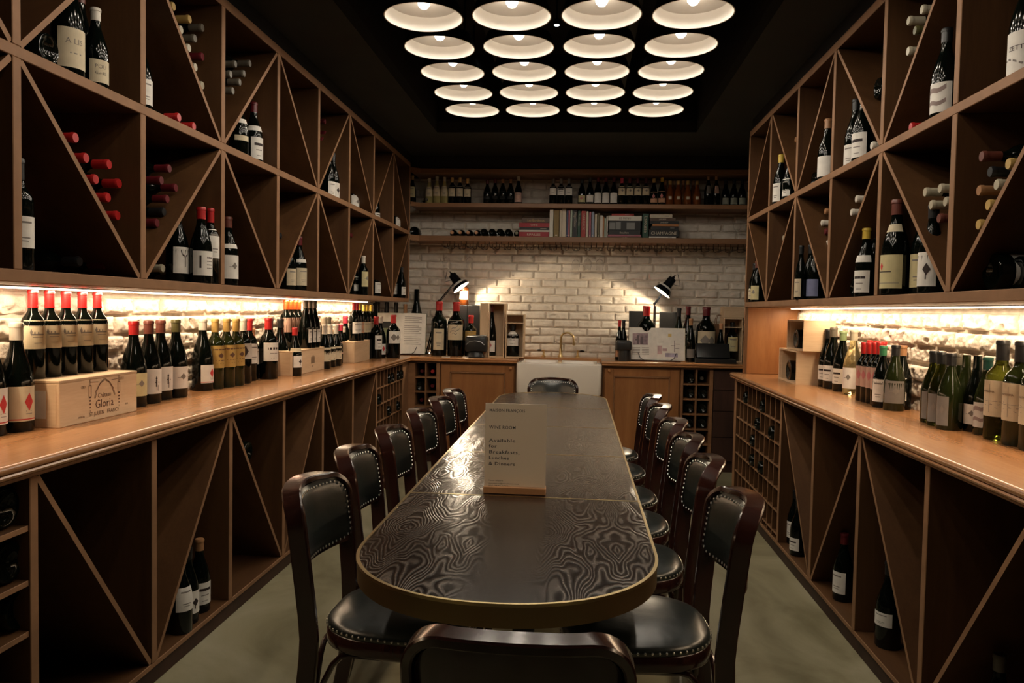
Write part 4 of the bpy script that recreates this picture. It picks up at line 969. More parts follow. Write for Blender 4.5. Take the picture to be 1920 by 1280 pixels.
cell('L','low',750,508,'black',('white',.10,.36,45,'lines'),'left bottle of the pair in the farthest lower bay, left cabinet',ins=.08,h=.27)
cell('L','low',758,505,'black',('white',.12,.46,35,'lines'),'right bottle of the pair in the farthest lower bay, left cabinet',ins=.10,h=.27)
cell('R','mid',1465,292,'yellow',('white',.06,.42,40,'lines'),'yellow-capped bottle in upper right cabinet',ins=.06)
cell('R','mid',1475,300,'black',('white',.14,.50,45,'lines'),'bottle behind the diagonal next to the yellow cap, right cabinet',ins=.08,h=.29)
cell('R','mid',1547,228,'tan',('white',.05,.38,60,'none'),'tall tan-capped bottle in the third upper bay, right cabinet',ins=.05)
cell('R','mid',1597,190,'black',('white',.05,.34,50,'lines'),'left bottle of the pair below a diagonal, upper right cabinet',ins=.08,h=.32)
cell('R','mid',1613,192,'black',('white',.06,.40,55,'dark'),'right bottle of the pair below a diagonal, upper right cabinet',ins=.06,h=.315)
cell('R','mid',1762,65,'black',('white',.05,.38,60,'hill'),'tall bottle with hill drawing label, upper right cabinet',ins=.05)
cell('R','mid',1912,-45,'black',('white',.05,.40,60,'ette'),'bottle with mountain label at the right edge, upper right cabinet',ins=.08,h=.335)
cell('R','low',1415,500,'black',('cream',.08,.34,60,'lines'),'bottle with cream label in the farthest lower bay, right cabinet',ins=.05,h=.27)
cell('R','low',1423,495,'brown',('yellow',.06,.40,60,'sketch'),'bottle with mossy label in the farthest lower bay, right cabinet',ins=.05,h=.28)
cell('R','low',1504,462,'black',('blue',.06,.34,60,'none'),'left bottle with blue label, lower right cabinet',ins=.07,h=.30)
cell('R','low',1514,470,'black',('buff',.05,.38,45,'lines'),'bottle with narrow buff label between two blue labels, right cabinet',ins=.04,h=.29,r=.030)
cell('R','low',1526,462,'black',('blue',.06,.36,60,'none'),'right bottle with blue label, lower right cabinet',ins=.07,h=.30)
cell('R','low',1629,428,'yellow',('white',.06,.38,60,'dark'),'yellow-capped bottle with winged collar, lower right cabinet',ins=.06,neck=('white',.50,.60,70,'none'))
cell('R','low',1640,440,'black',('white',.08,.40,50,'lines'),'bottle partly behind an upright beside the yellow cap, right cabinet',ins=.10,h=.30)
cell('R','low',1692,395,'brown',('yellow',.07,.42,62,'shield'),'magnum with red shield label and winged collar, lower right cabinet',ins=.075,h=.37,neck=('cream',.66,.74,75,'none'))
cell('R','low',1722,402,'black',('yellow',.08,.42,45,'lines'),'magnum with plain yellow label right of the shield one, right cabinet',ins=.11,h=.37)
cell('R','low',1751,440,'black',('white',.08,.46,50,'bird'),'bottle with dark spot label before the diagonal, right cabinet',ins=.05,h=.31)
def lie(side,nm,grp,items,ins=.03,h=.29):
    """necks pointing into the room; items: px,py,cap"""
    for i,(px,py,c) in enumerate(sorted(items,key=lambda t:t[1])):
        X=UPL-ins if side=='L' else UPR+ins
        T=on_x(px,py,X); s=-1 if side=='L' else 1
        lying((X+s*h,T.y,T.z),(-s,0),h,'bdx',c,'lying bottle, %s from top %s'%(ORD[i],nm),grp,r=.036)
lie('L','in the second upper bay of the left cabinet','lying bottles, left upper second bay',[(326,12,'gold'),(356,36,'gold'),(340,56,'cream'),(380,52,'grey'),(366,72,'grey'),(355,90,'cream'),(380,106,'wine'),(367,126,'cream'),(380,160,'cream')],.06)
lie('L','with red cap on the middle shelf, second bay, left cabinet','red caps lying on the middle shelf',[(336,220,'red'),(364,237,'red')],.0)
lie('L','in the third upper bay of the left cabinet','grey caps, left upper third bay',[(442,120,'grey'),(469,119,'grey'),(433,139,'grey'),(458,138,'grey'),(450,154,'grey'),(437,170,'grey')],.05)
lie('L','in the fifth upper bay of the left cabinet','red caps, left upper fifth bay',[(610,228,'wine'),(618,239,'wine'),(611,250,'wine'),(606,262,'wine')],.10)
lie('L','in the seventh upper bay of the left cabinet','red caps, left upper seventh bay',[(708,309,'wine'),(706,322,'wine'),(703,333,'wine')],.10)
lie('L','resting on a diagonal in the nearest lower bay, left cabinet','red caps on the near diagonal',[(142,258,'red'),(162,296,'red'),(205,308,'red'),(180,336,'red'),(224,344,'red'),(203,370,'red'),(221,404,'red')],.06)
lie('L','in the second lower bay of the left cabinet','wine-red caps, left lower second bay',[(318,316,'wine'),(303,338,'wine'),(330,352,'wine'),(314,373,'wine'),(308,397,'black'),(295,418,'wine')],.06)
lie('L','low in the nearest bay of the left cabinet','lying bottles on the left bottom shelf, near bay',[(196,496,'wine'),(150,490,'black')],.10)
lie('L','below the second lower diagonal of the left cabinet','cream caps, left lower second bay',[(306,503,'cream'),(327,508,'cream')],.14)
lie('L','in the fourth lower bay of the left cabinet','lone black cap, left lower fourth bay',[(527,442,'black')],.08)
lie('L','in the sixth lower bay of the left cabinet','red caps, left lower sixth bay',[(660,441,'wine'),(661,455,'wine'),(658,470,'wine')],.10)
lie('R','in the fifth upper bay from the back, right cabinet','cream caps, right upper fifth bay',[(1728,18,'cream'),(1703,39,'cream'),(1715,57,'olive'),(1702,96,'cream')],.0)
lie('R','with red cap on the middle shelf of the right cabinet','lone red cap, right middle shelf',[(1707,238,'red')],.03)
lie('R','with white cap beside the paired bottles, upper right cabinet','lone white cap, right middle shelf',[(1634,273,'white')],.0)
lie('R','in the second upper bay from the back, right cabinet','tan caps, right upper second bay',[(1491,262,'tan')],.08)
lie('R','in the second lower bay from the back, right cabinet','cream caps, right lower second bay',[(1468,446,'cream'),(1463,463,'cream')],.08)
lie('R','in the third lower bay from the back, right cabinet','mixed caps, right lower third bay',[(1547,396,'tan'),(1540,418,'white'),(1547,434,'wine'),(1550,456,'white')],.08)
lie('R','in the fourth lower bay from the back, right cabinet','white caps, right lower fourth bay',[(1605,373,'white'),(1596,398,'white')],.05)
lie('R','in the fifth lower bay from the back, right cabinet','cream caps, right lower fifth bay',[(1734,360,'cream'),(1762,353,'cream'),(1745,384,'cream'),(1772,378,'cream'),(1760,409,'brown')],.03)
lie('R','in the nearest lower bay in view, right cabinet','mixed caps, right lower near bay',[(1840,293,'brown'),(1890,307,'gold'),(1856,322,'black'),(1868,346,'cream'),(1835,357,'tan'),(1852,384,'gold'),(1834,421,'gold')],.03)
def butt(side,px,py,nm,ins=.05,r=.042,h=.3,cap='black',X=None,dz=None):
    X=X if X is not None else (UPL-ins if side=='L' else UPR+ins); T=on_x(px,py,X); s=-1 if side=='L' else 1
    hh=min(h,(abs((XL if side=='L' else XR)-X))-.02)
    lying((X,T.y,T.z if dz is None else dz),(s,0),hh,'burg',cap,nm,r=r,lab=('white',.14,.40,80,'none'))
butt('L',92,98,'lying bottle showing its glass foot on the near upper shelf, left cabinet',.03,.045,dz=ZM+.016+.046)
butt('L',677,385,'lying bottle foot next to an upright on the middle shelf, left cabinet',.08,.04,dz=ZM+.016+.041)
butt('R',1525,331,'lying bottle foot left of the tall tan-capped bottle, right cabinet',.05,.04,dz=ZM+.016+.041)
butt('R',1645,166,'lying bottle foot resting high against a diagonal, right cabinet',.06,.045)
butt('R',1600,539,'lying bottle foot on the bottom shelf of the right cabinet',.06,.045,dz=ZL+.046)
butt('R',1858,521,'large bottle foot lying on the bottom shelf, near bay of right cabinet',.06,.055,dz=ZL+.056)
butt('R',1905,517,'bottle with faint label lying behind the large foot, right cabinet',.10,.05,dz=ZL+.051)
# lower cabinets
def low(side,px,yt,cap,lab,nm,ins=.1,h=.3,**k):
    X=LOL-ins if side=='L' else LOR+ins; P=on_x(px,1000,X)
    bottle((X,P.y,.0805),h,k.pop('kind','burg'),cap,lab,60 if side=='L' else -60,label=nm,**k)
low('L',374,1002,'tan',('white',.12,.42,58,'dark'),'tan-capped bottle standing low in the second left bin',.07)
low('L',352,1010,'black',('white',.14,.44,55,'bird'),'bottle with splashed label beside the tan-capped one, low left bin',.06)
low('L',339,1010,'black',('white',.3,.6,55,'lines'),'bottle half hidden behind the diagonal in the low left bin',.04)
low('R',1490,930,'black',('white',.12,.42,50,'lines'),'left bottle of the pair low in the first right bin',.09)
low('R',1497,940,'black',('white',.10,.32,50,'dark'),'right bottle of the pair low in the first right bin',.05)
low('R',1584,1015,'wine',('white',.12,.44,55,'lines'),'wine-red-capped bottle standing low in the second right bin',.07)
low('R',1672,1080,'black',('white',.26,.42,55,'lines'),'dark bottle behind the diagonal low in the third right bin',.08,h=.33)
low('R',1886,1240,'grey',None,'grey-capped bottle at the bottom right corner of the photo',.10)
for i,(px,py,z) in enumerate(((10,958,-.607),(18,1068,-.757),(38,1144,-.897))):
    butt('L',px,py,ORD[i]+' from top of the large bottle feet in the nearest left rack',0,.056,.36,X=LOL-.03,dz=EYE+z+.058)
butt('L',466,846,'lone bottle foot resting on a diagonal in the low left bins',0,.045,X=LOL-.01)
def rackb(side,spec):
    for i,(px,py,k,row) in enumerate(spec):
        X=(LOL+.012) if side=='L' else (LOR-.012); T=on_x(px,py,X)
        z=EYE-.604-.1265*row+.006+.040
        if z>.82: z=.80
        if side=='L':
            ya,st=5.545,(6.36-5.545)/8; j=round((T.y-ya)/st-.5); y=ya+st*(j+.5)
        else:
            ya,st=4.376,(5.56-4.376)/10; j=round((T.y-ya)/st-.5); y=ya+st*(j+.5)
        s=-1 if side=='L' else 1
        lying((X,y,z),(s,0),.30,'burg','black','dark bottle foot in the %s cubby rack, %s row, %s column from the near side'%('left' if side=='L' else 'right','top' if row==0 else ORD[row],ORD[max(0,j)]),'bottle feet in the %s cubby rack'%('left' if side=='L' else 'right'),r=.039)
rackb('L',[(733,712,'b',0),(741,708,'b',0),(747,706,'b',0),(753,703,'b',0),(712,748,'b',1),(729,776,'b',2),(750,764,'b',2)])
rackb('R',[(1398,748,'b',0),(1425,760,'b',0),(1417,790,'b',1),(1447,803,'b',1),(1410,818,'b',2),(1404,858,'b',3),(1424,870,'b',3)])
# cubbies in the back counter
CB=[]
def backcub(xs,rows,skip,side,caps):
    i=0
    for r_ in rows:
        for c_,x in enumerate(xs):
            if (r_,c_) in skip: continue
            z=EYE-.604-.1275*r_+.007+.042; 
            lab='bottle in row %s, %s column of the rack %s of the sink'%(ORD[r_],'left' if c_==0 else 'right',side)
            if (r_,c_) in caps: 
                bottle((x,6.95,z),.30,'bdx',caps[(r_,c_)],None,0,label=lab+', cap outwards',rot=(PI/2,0,0),r=.036); continue
            bottle((x,6.62,z),.30,'burg','black',None,0,label=lab+', foot outwards',rot=(-PI/2,0,0),r=.042)
            i+=1
backcub((-1.356,-1.262),range(0,4),(),'left',{(0,0):'wine',(0,1):'red',(1,1):'wine',(2,0):'wine',(2,1):'wine',(3,1):'black'})
backcub((.958,1.066),range(0,6),((4,0),(5,0),(5,1),(4,1)),'right',{(0,1):'grey'})
# ---- shelf bottles on the back wall
def shelfb(items,prefix,z=ZS1,yy=6.90):
    for i,(px,yt,kind,cap,lab,gl,nm) in enumerate(items):
        d=ray(px,yt); h=EYE+d.z/d.y*yy-z
        bottle((d.x/d.y*yy,yy,z+.0003),min(h,.272),kind,cap,lab,0,gl,nm,None,r=.0345)
cw=('cream',.28,.66,60,'lines'); ww=('white',.14,.50,60,'lines')
it=[(773.5,329,'burg','gold',('yellow',.22,.60,60,'lines'),'dark','gold-capped bottle at the left end of the top back shelf')]
for i,(x,yt,gl,kd,c) in enumerate(((808.5,334,'pale','burg','cream'),(820.5,331,'pale','burg','cream'),(834,332,'pale','burg','cream'),(848,333,'dark','bdx','gold'),(860.5,333,'dark','bdx','gold'),(875,335,'dark','bdx','gold'))):
    it.append((x,yt,kd,c,cw,gl,ORD[i]+' of six cream-labelled bottles, from left on top back shelf'))
for i,(x,c) in enumerate(((920,'wine'),(929,'wine'),(942,'tan'),(955,'tan'))):
    it.append((x,336 if i else 338,'burg',c,('black',.2,.5,50,'sketch'),'dark',ORD[i]+' of four black-labelled bottles on the top back shelf, from left'))
it.append((970,331,'burg','cream',('pink',.08,.42,60,'lines'),'dark','lone cream-necked bottle with pink label on the top back shelf'))
for i,x in enumerate((1037.5,1052.5,1067)):
    it.append((x,335,'bdx','grey',('white',.36,.70,62,'dark' if i==1 else 'lines'),'dark',ORD[i]+' of three white-labelled straight bottles at centre of top back shelf'))
it.append((1091.5,336,'burg','black',('yellow',.10,.36,60,'pinkdot'),'dark','bottle with colourful label right of the central straight bottles, top shelf'))
it.append((1109,333,'burg','black',('white',.10,.36,60,'none'),'dark','bottle with plain low label, top back shelf'))
for i,x in enumerate((1127,1140,1153)): it.append((x,333,'burg','wine',('white',.08,.44,60,'none'),'dark',ORD[i]+' of three big square white labels on the top back shelf'))
for i,x in enumerate((1167,1179.5,1192,1205)): it.append((x,334,'bdx','wine' if i else 'pink',('cream',.36,.68,60,'sketch'),'dark',ORD[i]+' of four cream-labelled straight bottles, top back shelf centre right'))
for i,x in enumerate((1230.5,1240)): it.append((x,333 if i else 335,'burg','yellow' if i else 'gold',('peach',.10,.50,60,'pinkdot'),'dark',('left','right')[i]+' yellow-capped bottle with orange label on the top back shelf'))
for i,x in enumerate((1254.5,1272,1290,1307.5)): it.append((x,339,'hock','gold',('cream',.24,.36,20,'none'),'amber',ORD[i]+' of four gold-capped amber bottles on the top back shelf'))
for i,x in enumerate((1329.5,1343)): it.append((x,329,'burg','tan',('grey' if i==0 else 'pink',.4,.66,35,'none'),'dark',('left','right')[i]+' tan-capped dark bottle of the pair on the top back shelf'))
for i,x in enumerate((1361.5,1377,1391.5)): it.append((x,337,'burg','black',('dim',.06,.30,55,'none'),'dark',ORD[i]+' of three dim labelled bottles at the right end, top shelf'))
shelfb(it,'')
for i,x in enumerate((1247,1264,1281.5,1300)):
    d=ray(x,341); yy=7.0; bottle((d.x/d.y*yy,yy,ZS1),.235,'hock','tan',None,0,'amber',ORD[i]+' from left of the amber bottles in the rear row of top shelf','amber bottles in the rear row',r=.033)
for i,x in enumerate((791.5,799)):
    p=on_y(x,372,6.83); bottle((p.x,p.y+.28,ZS1+.036),.26,'bdx','grey',None,0,'dark',('left','right')[i]+' small bottle lying cap-forward at left end of top shelf',None,r=.0245,rot=(PI/2,0,0))
# row lying on the book shelf
for i in range(9):
    x=847+15.2*i; yy=6.86; px=xa(x,yy,432)
    if i<4 or i==8: bottle((px,yy+.26,ZS2+.036),.26,'bdx','pink' if False else ('salmon' if i<4 else 'olive'),None,0,'dark','%s from left in the row of lying bottles on the book shelf'%ORD[i],'row of lying bottles on the book shelf',r=.0335,rot=(PI/2,0,0),lo=.84)
    else: bottle((px,yy-.02,ZS2+.036),.26,'bdx','black',None,0,'dark','%s from left in the row of lying bottles on the book shelf'%ORD[i],'row of lying bottles on the book shelf',r=.0335,rot=(-PI/2,0,0))
bottle((xa(778,6.9,430),6.86,ZS2+.043),.25,'burg','black',None,0,'dark','black bottle lying alone at the left end of the book shelf',r=.041,rot=(-PI/2,0,0))
# ================================================================= BOOKS
BC={'red':(.33,.012,.022),'cream':(.58,.50,.38),'black':(.012,.012,.012),'white':(.66,.62,.54),'ochre':(.22,.14,.03),'navy':(.04,.05,.12),'rose':(.35,.10,.13),'green':(.012,.06,.035),'blue':(.22,.26,.34),'grey':(.22,.22,.21),'orange':(.5,.2,.06),'brown':(.10,.06,.04),'mint':(.32,.38,.30),'olive':(.12,.10,.04),'crimson':(.36,.03,.02)}
def book_at(p,w,h,dp,col,nm,txt=None,tc='cream',upright=False,lean=0,scale=.62,mark=None):
    """spine towards the viewer. flat: w wide, h thick. upright: w thick, h tall"""
    g=empty('book',p); tag(g,nm,'book'); m=mat('book cloth '+col,BC[col],.55); T=Matrix.Rotation(lean,4,'Y') if lean else Matrix()
    c=.0022; a=MB()
    if upright:
        a.rbox((-w/2,0,0),(-w/2+c,dp,h),m,.0005,T,1); a.rbox((w/2-c,0,0),(w/2,dp,h),m,.0005,T,1); a.rbox((-w/2,-.001,0),(w/2,c,h),m,.001,T,1); a.build('cover',g,smooth=False)
        a=MB(); a.box((-w/2+c,c,.003),(w/2-c,dp-.004,h-.003),papmat('buff'),T); a.build('pages',g,smooth=False)
    else:
        a.rbox((-w/2,0,0),(w/2,dp,c),m,.0005,T,1); a.rbox((-w/2,0,h-c),(w/2,dp,h),m,.0005,T,1); a.rbox((-w/2,-.001,0),(w/2,c,h),m,.001,T,1); a.build('cover',g,smooth=False)
        a=MB(); a.box((-w/2+.003,c,c),(w/2-.003,dp-.004,h-c),papmat('buff'),T); a.build('pages',g,smooth=False)
    if txt or mark:
        a=MB(); tm=mat('lettering '+tc,BC.get(tc,PAP.get(tc,(.6,.5,.4))),.6)
        if txt:
            if upright: TT=T@face_T((-w*.22,-.0016,h*.90),(0,0,-1),(1,0,0)); a.text(txt,tm,TT,w*.75)
            else: TT=T@face_T((0,-.0016,h*.5-h*scale*.36),(1,0,0),(0,0,1)); a.text(txt,tm,TT,h*scale,'CENTER')
        if mark: 
            for (x0,z0,x1,z1) in mark: a.box((x0*w,-.0018,z0*h),(x1*w,-.0012,z1*h),tm,T)
        a.build('title',g,smooth=False)
    return g
yb_=6.86
# left stack
def bx_(px): return xa(px,yb_,430)
zz=ZS2
st=[((973,1029),.052,'red','crimson book lettered RIPAILLES, bottom of the stack by lying bottles','RIPAILLES','cream'),((973,1031),.018,'white','thin white book second from bottom of the left stack',None,None),((974,1030),.026,'black','dark book under the WINE book in the left stack',None,None),((973,1030),.044,'red','red book with large WINE lettering in the left stack','WINE','cream'),((979,1030),.050,'brown','dark brown book on top of the left stack','Les Bordeaux','gold')]
for (a,b),th,col,nm,tx,tcc in st:
    th*=.90; x0,x1=bx_(a),bx_(b); book_at(((x0+x1)/2,yb_,zz),x1-x0,th,.22,col,nm,tx,tcc or 'cream',mark=None if tx else [(.2,.4,.4,.6)]); zz+=th+.0004
up=[(1030,1037,.250,'white','pale'),(1038,1048,.248,'ochre','ochre'),(1049,1053,.248,'cream','slim cream'),(1053.5,1061,.266,'cream','tall cream'),(1062,1064.5,.248,'navy','thin navy'),(1065,1068.5,.246,'rose','thin rose'),(1069,1073,.250,'mint','pale mint'),(1074,1082,.250,'black','black'),(1083,1088,.242,'green','dark green'),(1089.5,1098,.240,'crimson','bright red'),(1099,1103,.238,'cream','slim buff'),(1104,1108,.232,'rose','dusty rose'),(1109,1113.5,.232,'blue','grey blue'),(1115,1119,.212,'cream','short cream'),(1120,1124,.222,'olive','olive'),(1125,1130,.202,'white','short white'),(1130.6,1132.6,.19,'orange','very thin orange'),(1133.2,1136.4,.175,'mint','small mint'),(1137,1139.5,.195,'white','thin white')]
UT={7:'Nigel Slater',8:'The Wine Bible',9:'MARGAUX'}
for i,(a,b,h,col,nm) in enumerate(up):
    x0,x1=bx_(a),bx_(b); book_at(((x0+x1)/2,yb_+.005*(i%3),ZS2),x1-x0,h*.985,.19,col,nm+' book standing %s from left on the lower back shelf'%(ORD[i] if i<12 else 'number %d'%(i+1)),UT.get(i),'cream',True,mark=None if i in UT else [(-.2,.06,.2,.10)])
zz=ZS2
for (a,b),th,col,nm,tx,tcc in [((1139.8,1203),.014,'brown','thin dark book at the bottom of the middle stack','Noma  Rene','cream'),((1140,1202),.016,'rose','dusky thin book second from bottom of middle stack',None,None),((1141,1200),.036,'black','black book with fine lettering in the middle stack','Bouchon','cream'),((1141,1201),.086,'black','thick black book with grey photograph spine, middle stack',None,None),((1140,1203),.042,'white','white book near the top of the middle stack','LE MENU','brown'),((1146,1188),.016,'crimson','thin red book tilted on top of the middle stack',None,None)]:
    x0,x1=bx_(a),bx_(b); book_at(((x0+x1)/2,yb_,zz),x1-x0,th,.22,col,nm,tx,tcc or 'grey',mark=None if tx else ([(-.48,.1,-.3,.8),(-.28,.1,-.12,.85),(.06,.1,.32,.8)] if th>.08 else [(.1,.4,.3,.6)])); zz+=th+.0004
x0,x1=bx_(1204.5),bx_(1216); book_at(((x0+x1)/2,yb_,ZS2),x1-x0,.215,.2,'green','dark green upright book between the two right stacks','Larousse','cream',True)
zz=ZS2
for (a,b),th,col,nm,tx,tcc in [((1217,1268),.017,'white','thin white book at the bottom of the right stack',None,None),((1217,1273),.060,'black','black book lettered CHAMPAGNE in the right stack','CHAMPAGNE','cream'),((1221,1272),.030,'black','plain black book above the CHAMPAGNE book',None,None),((1223,1272),.018,'orange','orange book in the middle of the right stack',None,None),((1218,1273),.028,'black','black book with bold white title, lower of two, right stack','JOE BEEF','white'),((1218,1266),.026,'brown','dark book with bold title, upper of two, right stack','JOE BEEF','white'),((1218,1260),.030,'cream','cream book on top of the right stack',None,None)]:
    x0,x1=bx_(a),bx_(b); book_at(((x0+x1)/2,yb_,zz),x1-x0,th,.2,col,nm,tx,tcc or 'grey',mark=None if tx else [(.2,.4,.35,.6)]); zz+=th+.0004
# ================================================================= TABLE
TXC,THW,TY0,TY1,TZ=-.160,.366,1.508,5.525,.757
def halfw(y,inset=0):
    b=.37; hw=THW-inset
    y0,y1=TY0+inset,TY1-inset
    for e,s_ in ((y0,1),(y1,-1)):
        t=(y-e)*s_
        if t<b: 
            t=max(0,t); q=1-t/b; return hw*(1-q**2.15)**(1/2.15)
    return hw
g=empty('dining_table',(TXC,3.5,0)); tag(g,'long dark figured-wood dining table with brass edge and rounded ends','table')
seams=[TY0,2.40,3.13,3.89,4.65,TY1]
for i in range(5):
    a,b=seams[i]+(.003 if i else .006),seams[i+1]-(.003 if i<4 else .006)
    ysn=[]; n=14
    for k in range(n+1):
        t=k/n
        if i==0: t=t**2
        if i==4: t=1-(1-t)**2
        ysn.append(a+(b-a)*t)
    q=MB(); vs=[]
    for z in (TZ,TZ-.04):
        for y in ysn:
            w=halfw(y,.006)
            if (i==0 and y==ysn[0]) or (i==4 and y==ysn[-1]): w=.02
            for f_ in (-1,-.5,0,.5,1): vs.append((w*f_,y-3.5,z))
    m=n+1; fs=[]
    for k in range(n):
        for c_ in range(4):
            p=k*5+c_; fs.append((p,p+1,p+6,p+5)); p2=p+m*5; fs.append((p2,p2+5,p2+6,p2+1))
    q.add(vs,fs,TABLE); o=q.build('table_leaf',g,smooth=False)
def outline(ins,n=26):
    L=[]; ys_=[TY0+ins+(.37)*(1-math.cos(PI/2*k/n)) for k in range(n+1)]
    rt=[(halfw(y,ins),y) for y in ys_]+[(THW-ins,3.5)]+[(halfw(TY0+TY1-y,ins),TY0+TY1-y) for y in reversed(ys_)]
    return [(x,y-3.5) for x,y in rt]+[(-x,y-3.5) for x,y in reversed(rt)][1:-1]
def edge(i0,i1,z0,z1,m,name):
    A=outline(i0);B=outline(i1);n=len(A); q=MB()
    vs=[(x,y,z0) for x,y in A]+[(x,y,z1) for x,y in A]+[(x,y,z1) for x,y in B]+[(x,y,z0) for x,y in B]; fs=[]
    for k in range(n):
        k2=(k+1)%n
        for r_ in range(4):
            s0=r_*n; s1=((r_+1)%4)*n; fs.append((s0+k,s0+k2,s1+k2,s1+k))
    q.add(vs,fs,m); return q.build(name,g,ang=40)
edge(.0,.007,TZ-.006,TZ+.0012,BRASS,'brass_rim'); edge(.002,.012,TZ-.05,TZ-.006,BRASSD,'edge_band')
for y in seams[1:-1]:
    q=MB(); q.box((-THW+.004,y-3.5-.004,TZ-.03),(THW-.004,y-3.5+.004,TZ+.0006),BRASS); q.build('brass_seam',g,smooth=False)
for y in (2.55,3.5,4.5):
    q=MB(); T=Matrix.Translation((0,y-3.5,0)); q.lathe([(.0,0),(.23,0),(.23,.012),(.20,.02),(.05,.035),(.038,.06),(.036,.66),(.05,.69),(.14,.70),(.14,.712),(0,.712)],BLACK,28,T); q.build('pedestal',g)
# sign on the table
g=empty('table_sign',(-.190,2.44,TZ+.001)); tag(g,'acrylic sign on a wooden foot lettered WINE ROOM, standing on the table','sign')
SW,SHT=.197,.288
q=MB(); q.rbox((-SW/2-.001,-.018,0),(SW/2+.001,.03,.022),wood('sign foot wood',(.45,.22,.09),(.6,.32,.15),'x',.5),.0015,seg=1); q.build('foot',g,smooth=False)
q=MB(); q.box((-SW/2,-.0012,.022),(SW/2,.0012,SHT),mat('sign paper',(.90,.76,.55),.6)); q.build('paper',g,smooth=False)
q=MB(); q.rbox((-SW/2-.001,-.006,.022),(SW/2+.001,-.0016,SHT+.002),ACRYL,.0008,seg=1); q.build('acrylic_front',g,smooth=False)
q=MB(); T0=lambda u,v: face_T((-SW/2+u,-.00135,v),(1,0,0),(0,0,1))
lp=.068*SW
def sg(t,v,hh,wid):
    tv,tf=textgeo(t,bold=True); w=max(a for a,b in tv); k=wid*SW/w
    for dx,dv in ((0,0),(.0002,.0001)):
        q.add([(a*k,b*hh*SHT,dx) for a,b in tv],tf,INK,T0(.065*SW+dx,v*SHT+dv))
sg('MAISON FRANÇOIS',.908,.046,.58); sg('WINE ROOM',.716,.052,.43)
for k,(t,w) in enumerate((('Available',.43),('for',.13),('Breakfasts,',.50),('Lunches',.33),('& Dinners',.43))): sg(t,.570-.0655*k,.052,w)
sg('Please enquire',.130,.018,.24); sg('reservations@winedinner.room',.098,.018,.50); sg('020 2345 6789',.072,.018,.33)
q.build('lettering',g,smooth=False)
